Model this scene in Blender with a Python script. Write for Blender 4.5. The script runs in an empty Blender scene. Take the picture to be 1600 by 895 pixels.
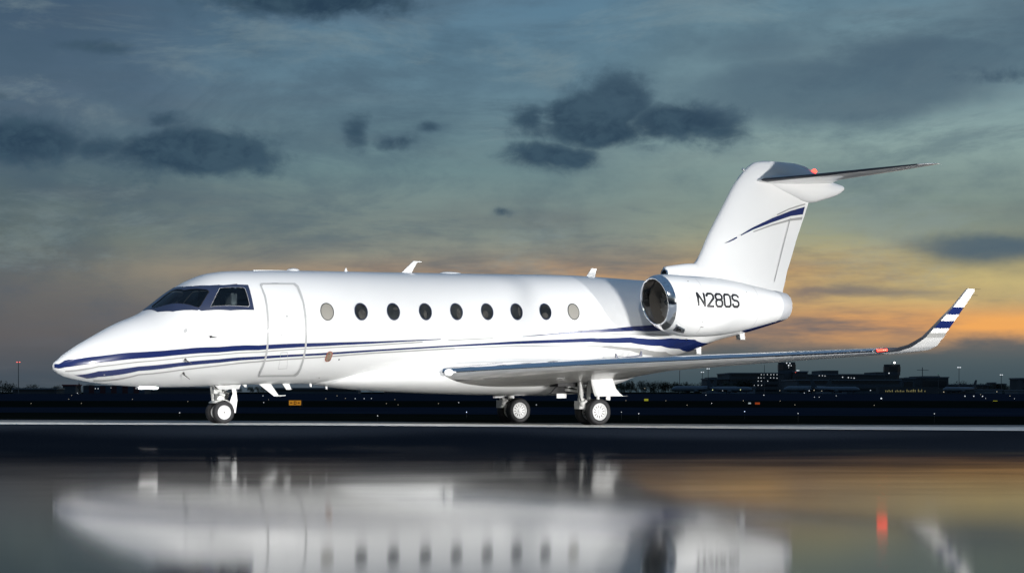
import bpy, bmesh, math, random
from mathutils import Vector, Matrix, geometry
random.seed(7)
R = math.radians
SC = bpy.context.scene
COL = SC.collection

# ------------------------------------------------------------------ camera
FP, YAW, D0, U0, CH, VH = 2910., .537, 37.1, -9.066, .74, 612.
sa, ca = math.sin(YAW), math.cos(YAW)
def far(u, D, z=0.0):
    """a place on the field: sideways angle and distance -> world point"""
    U = (u-800)/FP*D
    return Vector(((U-U0)*ca+(D-D0)*sa, -(U-U0)*sa+(D-D0)*ca, z))
CAMP = far(800, 0)
FWD = Vector((sa, ca, 0)); RGT = Vector((ca, -sa, 0))
cd = bpy.data.cameras.new('camera'); cam = bpy.data.objects.new('camera', cd); COL.objects.link(cam)
cam.location = (CAMP.x, CAMP.y, CH); cam.rotation_euler = (R(90), 0, -YAW)
cd.sensor_width = 36; cd.lens = FP/1600*36; cd.shift_y = (VH-447.5)/1600
cd.clip_start = .1; cd.clip_end = 20000
SC.camera = cam
SC.view_settings.view_transform = 'Standard'; SC.view_settings.look = 'None'
SC.view_settings.exposure = 0; SC.view_settings.gamma = 1; SC.view_settings.use_curve_mapping = False
SC.cycles.use_denoising = True
SC.cycles.max_bounces = 8; SC.cycles.sample_clamp_indirect = 8

# ------------------------------------------------------------------ world
def lin(c):
    return tuple(((x/255)/12.92 if x/255 <= .04045 else ((x/255+.055)/1.055)**2.4) for x in c)
world = bpy.data.worlds.new('World'); SC.world = world; world.use_nodes = True
NT = world.node_tree; NT.nodes.clear()
class V:
    """tiny wrapper so shader maths can be written as arithmetic"""
    tree = None
    def __init__(s, sock): s.s = sock
    @staticmethod
    def m(op, *a, clamp=False):
        n = V.tree.nodes.new('ShaderNodeMath'); n.operation = op; n.use_clamp = clamp
        for i, x in enumerate(a):
            if isinstance(x, V): V.tree.links.new(x.s, n.inputs[i])
            else: n.inputs[i].default_value = x
        return V(n.outputs[0])
    def __add__(s, o): return V.m('ADD', s, o)
    __radd__ = __add__
    def __mul__(s, o): return V.m('MULTIPLY', s, o)
    __rmul__ = __mul__
    def __sub__(s, o): return V.m('SUBTRACT', s, o)
    def __rsub__(s, o): return V.m('SUBTRACT', o, s)
    def __truediv__(s, o): return V.m('DIVIDE', s, o)
def sstep(x, a, b):
    n = V.tree.nodes.new('ShaderNodeMapRange'); n.interpolation_type = 'SMOOTHSTEP'
    V.tree.links.new(x.s, n.inputs['Value'])
    n.inputs['From Min'].default_value = a; n.inputs['From Max'].default_value = b
    if a > b:
        n.inputs['From Min'].default_value = b; n.inputs['From Max'].default_value = a
        n.inputs['To Min'].default_value = 1; n.inputs['To Max'].default_value = 0
    return V(n.outputs[0])
def ramp(x, stops):
    n = V.tree.nodes.new('ShaderNodeValToRGB'); V.tree.links.new(x.s, n.inputs[0])
    e = n.color_ramp.elements
    while len(e) < len(stops): e.new(.5)
    for k, (p, c) in enumerate(stops):
        e[k].position = p; e[k].color = (*lin(c), 1)
    return n.outputs[0]
def mixc(f, a, b, mode='MIX'):
    n = V.tree.nodes.new('ShaderNodeMix'); n.data_type = 'RGBA'; n.blend_type = mode
    for s, x in ((n.inputs[0], f), (n.inputs[6], a), (n.inputs[7], b)):
        if isinstance(x, V): x = x.s
        if isinstance(x, bpy.types.NodeSocket): V.tree.links.new(x, s)
        elif isinstance(x, tuple): s.default_value = (*x, 1)
        else: s.default_value = x
    return n.outputs[2]
def noise(x, y, z, scale, detail=5, rough=.55, dist=0):
    c = V.tree.nodes.new('ShaderNodeCombineXYZ')
    for i, q in enumerate((x, y, z)):
        if isinstance(q, V): V.tree.links.new(q.s, c.inputs[i])
        else: c.inputs[i].default_value = q
    n = V.tree.nodes.new('ShaderNodeTexNoise'); V.tree.links.new(c.outputs[0], n.inputs['Vector'])
    n.inputs['Scale'].default_value = scale; n.inputs['Detail'].default_value = detail
    n.inputs['Roughness'].default_value = rough; n.inputs['Distortion'].default_value = dist
    return V(n.outputs[0])
V.tree = NT
tc = NT.nodes.new('ShaderNodeTexCoord'); sep = NT.nodes.new('ShaderNodeSeparateXYZ')
NT.links.new(tc.outputs['Generated'], sep.inputs[0])
dx, dy, dz = V(sep.outputs[0]), V(sep.outputs[1]), V(sep.outputs[2])
K = 1/.01969                                   # one unit = 0.0197 degree of sky
A = V.m('ARCTAN2', dx, dy)*57.2958*K - math.degrees(YAW)*K      # compass bearing
E = V.m('ARCSINE', V.m('MAXIMUM', V.m('MINIMUM', dz, 1.), -1.))*57.2958*K   # height over horizon
E0 = V.m('MAXIMUM', E, 0.)
eN = V.m('MINIMUM', E0/1224., 1.)
rampL = ramp(eN, [(0, (66, 78, 88)), (.02, (72, 82, 92)), (.07, (96, 94, 96)), (.13, (102, 103, 103)), (.19, (98, 110, 108)), (.26, (82, 103, 112)), (.37, (82, 105, 126)), (.5, (60, 86, 112)), (1, (84, 118, 156))])
rampC = ramp(eN, [(0, (66, 84, 94)), (.03, (80, 90, 100)), (.1, (122, 114, 108)), (.155, (158, 152, 134)), (.2, (134, 146, 138)), (.28, (110, 138, 142)), (.38, (100, 132, 148)), (.5, (90, 128, 152)), (1, (84, 118, 156))])
rampR = ramp(eN, [(0, (62, 82, 90)), (.03, (84, 96, 102)), (.055, (150, 128, 106)), (.085, (210, 158, 106)), (.115, (196, 166, 112)), (.15, (176, 163, 118)), (.19, (160, 162, 132)), (.235, (134, 152, 142)), (.31, (140, 166, 164)), (.38, (124, 154, 162)), (.5, (98, 132, 150)), (1, (84, 118, 156))])
warp = noise(A*.001, E*.001, 3.1, 3.2, 4)
mL = sstep(A + (warp-.5)*500., -820., -150.); mR = sstep(A + (warp-.5)*500., 60., 420.)
sky = mixc(mR, mixc(mL, rampL, rampC), rampR)
# horizontal streaks
st1 = noise(A*.0018, E*.012, 1.7, 1.0, 6, .6)
st2 = noise(A*.0006, E*.006, 8.2, 1.0, 5, .55, .4)
lowm = sstep(E, 330., 120.)
sky = mixc(sstep(st1, .44, .72)*(lowm*.62+.26), sky, lin((98, 101, 108)))
st3 = noise(A*.004, E*.03, 21.7, 1.0, 6, .62); sky = mixc(sstep(st3, .5, .68)*lowm*sstep(A, 300., 500.)*.6, sky, lin((112, 108, 112)))
mot = noise(A*.006, E*.011, 31.7, 1.0, 7, .6); sky = mixc(sstep(mot, .42, .70)*.32, sky, lin((58, 84, 104)))
sky = mixc(sstep(st2, .47, .7)*.25, sky, lin((66, 92, 114)))
# warm glow streaks near the horizon and above the cabin roof
def gauss(x, c, w):
    q = (x-c)/w
    return V.m('EXPONENT', q*q*-1.)
glow = (gauss(E, 102., 22.)*sstep(A, 330., 520.)*1.15 + gauss(E, 186., 17.)*.5*gauss(A, -20., 330.) + gauss(E, 172., 40.)*.5*gauss(A, 330., 260.))
sky = mixc(V.m('MINIMUM', glow*sstep(st1, .74, .38), 1.)*.85, sky, lin((252, 172, 78)))
pale = gauss(E, 170., 40.)*sstep(A, 380., 520.)*sstep(st1, .62, .35)
sky = mixc(pale*.55, sky, lin((214, 196, 128)))
# grey bank low on the right and behind the fin
bn = noise(A*.0032, E*.011, 4.4, 1.0, 7, .62)
bank = sstep(E + (bn-.5)*-170. - A*.03, 88., 44.)*sstep(A, 40., 330.)
sky = mixc(bank*.92, sky, ramp(V.m('MINIMUM', E0/120., 1.), [(0, (58, 78, 88)), (.4, (76, 92, 98)), (1, (122, 112, 108))]))
bank2 = gauss(E+(bn-.5)*60., 152., 11.)*sstep(A, 380., 460.)*sstep(A, 820., 500.)
sky = mixc(bank2*.7, sky, lin((96, 98, 112)))
bank3 = gauss(E+(bn-.5)*90., 222., 26.)*sstep(A, 560., 720.)
sky = mixc(bank3*.75, sky, lin((92, 108, 112)))
bank4 = gauss(E+(bn-.5)*40., 262., 22.)*sstep(A, 430., 620.)
sky = mixc(bank4*.5, sky, lin((112, 132, 132)))
# dark cumulus, each a few soft lobes torn by noise
wq = noise(A*.006, E*.009, 5.5, 1.0, 4, .6)-.5; wq2 = noise(A*.006, E*.009, 15.5, 1.0, 4, .6)-.5
cn = noise(A*.011, E*.017, 2.6, 1.0, 9, .62, .3)
cn2 = noise(A*.0024, E*.004, 6.9, 1.0, 5, .5)
def blobs(lst):
    tot = None
    for u, v, w, h, k in lst:
        g = gauss(A+wq*50., u-800., w)*gauss(E+wq2*42., 612.-v, h)*k
        tot = g if tot is None else V.m('MAXIMUM', tot, g)
    return tot
dark = blobs([(60, 232, 110, 40, 1.15), (300, 248, 150, 36, 1.25), (262, 204, 34, 24, .8), (175, 240, 80, 26, .85), (500, 6, 180, 46, 1.25),
              (556, 212, 30, 30, .8), (622, 224, 46, 18, .78), (672, 207, 34, 12, .75), (785, 327, 26, 12, .72),
              (965, 165, 62, 52, 1.15), (930, 205, 120, 34, 1.15), (905, 185, 75, 42, 1.15), (1060, 195, 130, 34, 1.15), (870, 248, 90, 24, 1.0), (1120, 215, 60, 30, .8), (835, 190, 40, 34, .85), (1010, 236, 50, 14, .6),
              (1540, 138, 90, 20, .72), (20, 172, 40, 12, .6), (150, 95, 110, 14, .6)])
gen = noise(A*.0011, E*.0022, 11.5, 1.0, 6, .6)
gen = sstep(gen, .5, .68)*sstep(E, 640., 900.)
wisp = noise(A*.0021+E*.0016, E*.0075-A*.0006, 41.3, 1.0, 10, .68, .6)
sky = mixc(sstep(wisp, .47, .66)*sstep(E, 120., 260.)*.42, sky, lin((70, 94, 112)))
wisp2 = noise(A*.0032-E*.001, E*.010, 51.3, 1.0, 10, .66, .4)
sky = mixc(sstep(wisp2, .52, .70)*sstep(E, 90., 200.)*.30, sky, lin((140, 158, 160)))
sky = mixc(sstep(dark, .1, .9)*.3, sky, lin((60, 88, 112)))
cf = noise(A*.03, E*.042, 12.6, 1.0, 6, .6, .5)
dm = sstep(dark*.98 + (cn-.5)*1.45 + (cf-.5)*.5, .28, .92)
dcol = mixc(sstep(cf*.5+cn*.5, .38, .62), lin((38, 63, 84)), lin((56, 82, 100)))
sky = mixc(V.m('MINIMUM', dm*(.78+cn2*.42), 1.), sky, dcol)
soft = blobs([(1300, 150, 330, 66, 1.15), (1450, 110, 260, 50, 1.), (1180, 90, 220, 60, .75), (1560, 70, 200, 60, .7), (1000, 150, 260, 70, .6), (1530, 392, 150, 26, 1.), (60, 110, 260, 60, .7), (1120, 240, 120, 30, .5)])
sky = mixc(sstep(soft*(.45+cn2*.7+cn*.4), .3, .95)*.74, sky, lin((70, 95, 114)))
sky = mixc(gen*.7, sky, lin((40, 60, 86)))
# real dusk atmosphere under the cloud colours
SUN_EL, SUN_AZ = 1.0, math.degrees(YAW)+58
ns = NT.nodes.new('ShaderNodeTexSky'); ns.sky_type = 'NISHITA'; ns.sun_disc = False
ns.sun_elevation = R(SUN_EL); ns.sun_rotation = R(SUN_AZ)
hs = NT.nodes.new('ShaderNodeHueSaturation'); hs.inputs['Saturation'].default_value = .96; NT.links.new(sky, hs.inputs['Color']); sky = hs.outputs[0]
bg1 = NT.nodes.new('ShaderNodeBackground'); bg1.inputs[1].default_value = .97
bg2 = NT.nodes.new('ShaderNodeBackground'); bg2.inputs[1].default_value = .0015
NT.links.new(sky, bg1.inputs[0]); NT.links.new(ns.outputs[0], bg2.inputs[0])
ad = NT.nodes.new('ShaderNodeAddShader'); out = NT.nodes.new('ShaderNodeOutputWorld')
NT.links.new(bg1.outputs[0], ad.inputs[0]); NT.links.new(bg2.outputs[0], ad.inputs[1]); NT.links.new(ad.outputs[0], out.inputs[0])

# ------------------------------------------------------------------ lights
# last glow of the sun on the horizon, and the photographer's floodlights on the apron that light the jet
sl = bpy.data.lights.new('sun', 'SUN'); sl.energy = .05; sl.angle = R(1.5); sl.color = (1, .62, .36)
so = bpy.data.objects.new('sun', sl); COL.objects.link(so)
_d = Vector((math.sin(R(SUN_AZ))*math.cos(R(SUN_EL)), math.cos(R(SUN_AZ))*math.cos(R(SUN_EL)), math.sin(R(SUN_EL))))
so.rotation_euler = (-_d).to_track_quat('-Z', 'Y').to_euler()
def flood(name, loc, to, watts, size, deg, rad=.5, blend=.35, col=(1, .985, .96)):
    l = bpy.data.lights.new(name, 'SPOT'); l.energy = watts; l.spot_size = R(deg); l.spot_blend = blend
    l.shadow_soft_size = rad; l.color = col
    o = bpy.data.objects.new(name, l); COL.objects.link(o); o.location = loc
    o.rotation_euler = (Vector(to)-Vector(loc)).to_track_quat('-Z', 'Y').to_euler()
flood('floodlight', (15.5, -33, 2.4), (4.0, 0, 1.4), 36000, 1, 52, 1.5, .7)
flood('floodlight', (27, -30, 1.3), (17.0, 2, 4.8), 33000, 1, 38, .5, 1.)
flood('floodlight', (-13, -27, 2.2), (0, 0, 1.8), 8000, 1, 36, .35, 1.)
for u_, w_ in ((-250, 4000), (420, 3000), (1080, 3200), (2050, 2600)):  # unseen spots added high over the apron to brighten the pale strip
    p_ = far(u_, 29); q_ = far(u_, 36.5); flood('strip_fill', (p_.x, p_.y, 7.6), (q_.x, q_.y, 0), w_, 1, 74, .4, 1.)

# ------------------------------------------------------------------ materials
def mat(name, col, rough=.5, metal=0, coat=0, emit=None, es=0, spec=.5, noise_amt=0, noise_scale=3, bump=0, bump_scale=20, trans=0, ior=1.45, rvar=0):
    m = bpy.data.materials.new(name); m.use_nodes = True; t = m.node_tree
    b = t.nodes['Principled BSDF']
    b.inputs['Base Color'].default_value = (*col, 1); b.inputs['Roughness'].default_value = rough
    b.inputs['Metallic'].default_value = metal; b.inputs['Coat Weight'].default_value = coat
    b.inputs['Coat Roughness'].default_value = .05; b.inputs['IOR'].default_value = ior
    b.inputs['Specular IOR Level'].default_value = spec
    b.inputs['Transmission Weight'].default_value = trans
    if emit: b.inputs['Emission Color'].default_value = (*emit, 1); b.inputs['Emission Strength'].default_value = es
    if noise_amt or bump or rvar:
        g = t.nodes.new('ShaderNodeTexCoord'); n = t.nodes.new('ShaderNodeTexNoise')
        n.inputs['Scale'].default_value = noise_scale; n.inputs['Detail'].default_value = 7
        t.links.new(g.outputs['Object'], n.inputs['Vector'])
        if noise_amt:
            r = t.nodes.new('ShaderNodeValToRGB'); t.links.new(n.outputs[0], r.inputs[0])
            r.color_ramp.elements[0].position = .3; r.color_ramp.elements[1].position = .7
            r.color_ramp.elements[0].color = (*[c*(1-noise_amt) for c in col], 1)
            r.color_ramp.elements[1].color = (*[min(1, c*(1+noise_amt)) for c in col], 1)
            t.links.new(r.outputs[0], b.inputs['Base Color'])
        if rvar:
            q = t.nodes.new('ShaderNodeMapRange'); t.links.new(n.outputs[0], q.inputs[0])
            q.inputs['From Min'].default_value = .3; q.inputs['From Max'].default_value = .7
            q.inputs['To Min'].default_value = max(.02, rough-rvar); q.inputs['To Max'].default_value = rough+rvar
            t.links.new(q.outputs[0], b.inputs['Roughness'])
        if bump:
            n2 = t.nodes.new('ShaderNodeTexNoise'); n2.inputs['Scale'].default_value = bump_scale; n2.inputs['Detail'].default_value = 4
            t.links.new(g.outputs['Object'], n2.inputs['Vector'])
            bp = t.nodes.new('ShaderNodeBump'); bp.inputs['Strength'].default_value = bump; bp.inputs['Distance'].default_value = .01
            t.links.new(n2.outputs[0], bp.inputs['Height']); t.links.new(bp.outputs[0], b.inputs['Normal'])
    return m
M = dict(
    white=mat('white_paint', (.80, .80, .79), .32, coat=.5, noise_amt=.012, noise_scale=1.3, bump=.015, bump_scale=3, rvar=.03),
    white2=mat('white_paint_satin', (.78, .78, .76), .42, coat=.15, noise_amt=.03, noise_scale=5),
    blue=mat('navy_paint', (.010, .021, .105), .22, coat=.6, noise_amt=.05),
    grey=mat('silver_grey_paint', (.36, .36, .35), .3, coat=.4, noise_amt=.04),
    seal=mat('door_seal_paint', (.46, .46, .46), .45, noise_amt=.05),
    chrome=mat('polished_metal', (.82, .82, .83), .10, metal=1, rvar=.03, noise_scale=6),
    alu=mat('brushed_aluminium', (.55, .56, .57), .32, metal=1, noise_amt=.06, noise_scale=9, rvar=.06),
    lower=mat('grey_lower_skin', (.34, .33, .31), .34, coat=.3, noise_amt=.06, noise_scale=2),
    navymet=mat('deice_edge', (.035, .042, .055), .42, metal=0, spec=.3),
    frame=mat('window_surround', (.025, .035, .075), .3, coat=.4, noise_amt=.08),
    black=mat('matt_black', (.012, .012, .013), .6),
    lining=mat('dark_lining', (.03, .03, .032), .8, noise_amt=.2),
    seat=mat('seat_leather', (.28, .28, .30), .5, noise_amt=.1),
    ltgrey=mat('panel_light', (.5, .5, .5), .5),
    glass=mat('cockpit_glass', (.75, .82, .85), .02, trans=1, ior=1.12),
    cabin=mat('cabin_glass', (.022, .023, .022), .06, coat=.3, noise_amt=.6, noise_scale=4),
    seatdim=mat('dim_cabin_seat', (.055, .052, .047), .25, noise_amt=.4, noise_scale=9),
    shade=mat('window_shade', (.30, .285, .25), .5, noise_amt=.03),
    tyre=mat('tyre_rubber', (.022, .022, .024), .62, noise_amt=.2, noise_scale=30),
    rim=mat('rim_paint', (.72, .72, .72), .35, noise_amt=.05, noise_scale=20),
    gear=mat('gear_paint', (.62, .62, .60), .38, noise_amt=.12, noise_scale=25),
    hyd=mat('dark_hydraulics', (.09, .09, .085), .4, metal=.4, noise_amt=.3, noise_scale=30),
    nozz=mat('nozzle_skin', (.60, .61, .63), .4, metal=.1, noise_amt=.05),
    fan=mat('fan_titanium', (.45, .42, .38), .38, metal=.35, noise_amt=.1),
    duct=mat('duct_liner', (.20, .18, .155), .45, metal=.2, noise_amt=.1),
    letter=mat('black_lettering', (.012, .012, .014), .35),
    redlens=mat('red_lens', (.5, .02, .01), .2, emit=(1, .03, .018), es=10),
    redplate=mat('red_plate', (.35, .09, .06), .5),
    brass=mat('port_metal', (.35, .27, .2), .4, metal=.5),
    glowlens=mat('glowing_lens', (.9, .9, .9), .3, emit=(1, 1, 1), es=.5),
    lamp=mat('landing_lamp', (.95, .95, .95), .12, metal=.6),
)
_g = M['glass'].node_tree; _g.nodes.clear()
_o = _g.nodes.new('ShaderNodeOutputMaterial'); _m = _g.nodes.new('ShaderNodeMixShader'); _t = _g.nodes.new('ShaderNodeBsdfTransparent'); _r = _g.nodes.new('ShaderNodeBsdfGlossy'); _f = _g.nodes.new('ShaderNodeFresnel')
_t.inputs[0].default_value = (.62, .70, .70, 1); _r.inputs['Roughness'].default_value = .03; _f.inputs[0].default_value = 1.75
_g.links.new(_f.outputs[0], _m.inputs[0]); _g.links.new(_t.outputs[0], _m.inputs[1]); _g.links.new(_r.outputs[0], _m.inputs[2]); _g.links.new(_m.outputs[0], _o.inputs[0])
BG = dict(
    wall=mat('dusk_concrete', (.055, .06, .065), .9, noise_amt=.25, noise_scale=.05),
    wall2=mat('dusk_cladding', (.045, .06, .075), .7, noise_amt=.2, noise_scale=.05),
    roof=mat('dusk_roof', (.10, .125, .15), .55, noise_amt=.15, noise_scale=.05),
    dkglass=mat('dusk_glass', (.02, .03, .035), .15),
    leaf=mat('tree_leaves', (.025, .032, .018), .8, noise_amt=.4, noise_scale=.3),
    bark=mat('tree_bark', (.05, .04, .03), .9, noise_amt=.3),
    pole=mat('galvanised_pole', (.12, .12, .12), .6),
    warm=mat('lit_window', (.8, .7, .5), .5, emit=(1, .86, .62), es=.7),
    cool=mat('lit_cool', (.8, .8, .8), .5, emit=(.92, .97, 1), es=.85),
    white=mat('white_lamp', (1, 1, 1), .5, emit=(1, .98, .94), es=4),
    yellow=mat('yellow_lamp', (1, .8, .3), .5, emit=(1, .80, .30), es=.14),
    red=mat('red_lamp', (.8, .1, .08), .5, emit=(1, .16, .12), es=2),
    bluel=mat('blue_lamp', (.5, .6, 1), .5, emit=(.6, .75, 1), es=2),
    paint=mat('airliner_paint', (.09, .12, .15), .45),
    post=mat('fixture_metal', (.02, .02, .02), .8),
    signface=mat('amber_sign_face', (.6, .28, .02), .5, emit=(1, .40, .03), es=.30),
    signred=mat('red_sign_face', (.5, .08, .02), .5, emit=(1, .15, .02), es=.22),
    signyel=mat('yellow_sign_face', (.6, .55, .05), .5, emit=(.8, .75, .05), es=.28),
    signwht=mat('white_sign_face', (.7, .7, .7), .5, emit=(.9, 1, .95), es=.32),
    signtxt=mat('dark_sign_text', (.10, .012, .003), .6),
    checkr=mat('dull_red_panel', (.055, .018, .02), .8, noise_amt=.2, noise_scale=.2),
    checkb=mat('dull_blue_panel', (.035, .055, .085), .8, noise_amt=.2, noise_scale=.2),
)

# ------------------------------------------------------------------ object helpers
def mesh_obj(name, verts, faces, mats, parent=None, smooth=True, idx=None, recalc=False):
    me = bpy.data.meshes.new(name); me.from_pydata([tuple(v) for v in verts], [], faces)
    if not isinstance(mats, (list, tuple)): mats = [mats]
    for m in mats: me.materials.append(m)
    if idx: me.polygons.foreach_set('material_index', idx)
    if recalc:
        bm = bmesh.new(); bm.from_mesh(me); bmesh.ops.recalc_face_normals(bm, faces=bm.faces); bm.to_mesh(me); bm.free()
    me.polygons.foreach_set('use_smooth', [smooth]*len(me.polygons)); me.update()
    o = bpy.data.objects.new(name, me); COL.objects.link(o)
    if parent:
        o.parent = parent; o.matrix_parent_inverse = Matrix.Translation(-world_loc(parent))
    return o
def world_loc(o):
    l = o.location.copy()
    return l + (world_loc(o.parent) + o.matrix_parent_inverse.translation if o.parent else Vector())
def tag(o, label=None, cat=None, group=None, kind=None):
    if label: o['label'] = label
    if cat: o['category'] = cat
    if group: o['group'] = group
    if kind: o['kind'] = kind
    return o
def empty(name, loc=(0, 0, 0)):
    o = bpy.data.objects.new(name, None); COL.objects.link(o); o.location = loc; o.empty_display_size = .3
    return o
class MB:
    """collects boxes, tubes and lathes into one mesh"""
    def __init__(s): s.v = []; s.f = []; s.mi = []; s.k = 0
    def add(s, v, f):
        b = len(s.v); s.v += [Vector(p) for p in v]; s.f += [tuple(b+i for i in q) for q in f]; s.mi += [s.k]*len(f); return s
    def m(s, k): s.k = k; return s
    def box(s, lo, hi, fr=None):
        x0, y0, z0 = lo; x1, y1, z1 = hi
        v = [(x0, y0, z0), (x1, y0, z0), (x1, y1, z0), (x0, y1, z0), (x0, y0, z1), (x1, y0, z1), (x1, y1, z1), (x0, y1, z1)]
        if fr: v = [fr(p) for p in v]
        return s.add(v, [(0, 3, 2, 1), (4, 5, 6, 7), (0, 1, 5, 4), (1, 2, 6, 5), (2, 3, 7, 6), (3, 0, 4, 7)])
    def tube(s, a, b, r0, r1=None, n=12, cap=True):
        a, b = Vector(a), Vector(b); r1 = r0 if r1 is None else r1
        d = (b-a).normalized(); x = d.orthogonal().normalized(); y = d.cross(x)
        v = [a+(x*math.cos(2*math.pi*i/n)+y*math.sin(2*math.pi*i/n))*r0 for i in range(n)] + \
            [b+(x*math.cos(2*math.pi*i/n)+y*math.sin(2*math.pi*i/n))*r1 for i in range(n)]
        f = [(i, (i+1) % n, n+(i+1) % n, n+i) for i in range(n)]
        if cap: f += [tuple(range(n))[::-1], tuple(range(n, 2*n))]
        return s.add(v, f)
    def path(s, pts, r, n=8):
        for a, b in zip(pts, pts[1:]): s.tube(a, b, r, n=n)
        return s
    def lathe(s, c, ax, prof, n=32, closed=False):
        """prof: (along, radius) points turned about axis ax through c"""
        c = Vector(c); ax = Vector(ax).normalized(); x = ax.orthogonal().normalized(); y = ax.cross(x)
        v = []
        for (h, r) in prof:
            for i in range(n):
                q = 2*math.pi*i/n; v.append(c+ax*h+(x*math.cos(q)+y*math.sin(q))*max(r, 1e-4))
        f = []; L = len(prof)
        for j in range(L if closed else L-1):
            j2 = (j+1) % L
            for i in range(n): f.append((j*n+i, j*n+(i+1) % n, j2*n+(i+1) % n, j2*n+i))
        return s.add(v, f)
    def ball(s, c, r, n=12, sc=(1, 1, 1)):
        c = Vector(c); v = []; f = []
        m = n//2
        for j in range(m+1):
            for i in range(n):
                ph = math.pi*j/m; q = 2*math.pi*i/n
                v.append(c+Vector((math.sin(ph)*math.cos(q)*r*sc[0], math.sin(ph)*math.sin(q)*r*sc[1], math.cos(ph)*r*sc[2])))
        for j in range(m):
            for i in range(n): f.append((j*n+i, j*n+(i+1) % n, (j+1)*n+(i+1) % n, (j+1)*n+i))
        return s.add(v, f)
    def prism(s, pts, off):
        """pts: ring of 3-D points, off: thickness vector"""
        n = len(pts); off = Vector(off)
        v = [Vector(p) for p in pts]+[Vector(p)+off for p in pts]
        return s.add(v, [tuple(range(n))[::-1], tuple(range(n, 2*n))]+[(i, (i+1) % n, n+(i+1) % n, n+i) for i in range(n)])
    def build(s, name, mats, parent=None, smooth=False, auto=None):
        if isinstance(mats, (list, tuple)): o = mesh_obj(name, s.v, s.f, mats, parent, smooth, s.mi, recalc=True)
        else: o = mesh_obj(name, s.v, s.f, mats, parent, smooth, recalc=True)
        if auto:
            o.data.polygons.foreach_set('use_smooth', [True]*len(o.data.polygons))
            bm = bmesh.new(); bm.from_mesh(o.data)
            bmesh.ops.remove_doubles(bm, verts=bm.verts, dist=1e-5)
            for e in bm.edges:
                if len(e.link_faces) == 2 and e.calc_face_angle(0) > R(auto): e.smooth = False
            bm.to_mesh(o.data); bm.free()
        return o

def interp(tab, t, k):
    """monotone smooth interpolation of column k"""
    n = len(tab)
    if t <= tab[0][0]: return tab[0][k]
    if t >= tab[-1][0]: return tab[-1][k]
    for i in range(n-1):
        if t <= tab[i+1][0]: break
    def sl(j): return (tab[j+1][k]-tab[j][k])/(tab[j+1][0]-tab[j][0])
    def tg(j):
        if j == 0: return sl(0)
        if j == n-1: return sl(n-2)
        a, b = sl(j-1), sl(j)
        return 0 if a*b <= 0 else 2*a*b/(a+b)
    h = tab[i+1][0]-tab[i][0]; s = (t-tab[i][0])/h
    a, b = tab[i][k], tab[i+1][k]
    return (2*s**3-3*s*s+1)*a+(s**3-2*s*s+s)*h*tg(i)+(-2*s**3+3*s*s)*b+(s**3-s*s)*h*tg(i+1)

# ------------------------------------------------------------------ ground
def gz(x, y):
    """apron falls very gently towards the tail; level again out on the field"""
    w = 1-min(1, max(0, (y-8)/30))
    d = (x-CAMP.x)*sa+(y-CAMP.y)*ca
    q = min(1, max(0, (35.2-d)/9)); q = q*q*(3-2*q)      # the near apron lies a hand lower, where water stands
    return .0118*12*math.tanh((11.6-x)/12)*w*(1-q) - .16*q
def sheet(name, ring, z, m, nx=1, kind='structure'):
    """quad (four world corners) as a grid that follows the apron"""
    a, b, c, d = [Vector((p[0], p[1])) for p in ring]; v = []; f = []
    N = nx; 
    for j in range(N+1):
        for i in range(N+1):
            s, t = i/N, j/N
            p = (a*(1-s)+b*s)*(1-t)+(d*(1-s)+c*s)*t
            v.append((p.x, p.y, gz(p.x, p.y)+z))
    for j in range(N):
        for i in range(N): f.append((j*(N+1)+i, j*(N+1)+i+1, (j+1)*(N+1)+i+1, (j+1)*(N+1)+i))
    o = mesh_obj(name, v, f, m, smooth=True)
    return tag(o, kind=kind)
def pq(u0, u1, Da, Db):      # corners of a band between two distances
    return [far(u0, Da), far(u1, Da), far(u1, Db), far(u0, Db)]

# wet apron: dry-dark far part, standing-water film near the camera
wa = bpy.data.materials.new('wet_apron'); wa.use_nodes = True; t = wa.node_tree; V.tree = t
b = t.nodes['Principled BSDF']; g = t.nodes.new('ShaderNodeTexCoord'); sp = t.nodes.new('ShaderNodeSeparateXYZ')
t.links.new(g.outputs['Object'], sp.inputs[0]); X, Y = V(sp.outputs[0]), V(sp.outputs[1])
dist = (X-CAMP.x)*sa + (Y-CAMP.y)*ca                 # metres across the apron
lat = (X-CAMP.x)*ca - (Y-CAMP.y)*sa
n1 = noise(lat*.25, dist*.5, 0., 1.0, 5); n2 = noise(lat*.9, dist*3.0, 2., 1.0, 5, .6)
wet = sstep(dist + (n1-.5)*9., 30., 14.)
fine = noise(X, Y, 0., 26., 6, .65)
rr = (1.-wet)*.36 + .066 + (n2-.5)*.05*wet
t.links.new(V.m('MAXIMUM', .064+(n2-.5)*.03, .028).s, b.inputs['Roughness'])
cc = mixc(sstep(fine, .3, .7), (.008, .012, .018), (.018, .023, .032))
t.links.new(cc, b.inputs['Base Color'])
b.inputs['IOR'].default_value = 1.45; b.inputs['Specular IOR Level'].default_value = .2
df = t.nodes.new('ShaderNodeBsdfDiffuse'); t.links.new(cc, df.inputs[0])
ms = t.nodes.new('ShaderNodeMixShader'); t.links.new((V.m('POWER', wet, 1.5)*.78).s, ms.inputs[0])
t.links.new(df.outputs[0], ms.inputs[1]); t.links.new(b.outputs[0], ms.inputs[2])
t.links.new(ms.outputs[0], t.nodes['Material Output'].inputs['Surface'])

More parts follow.
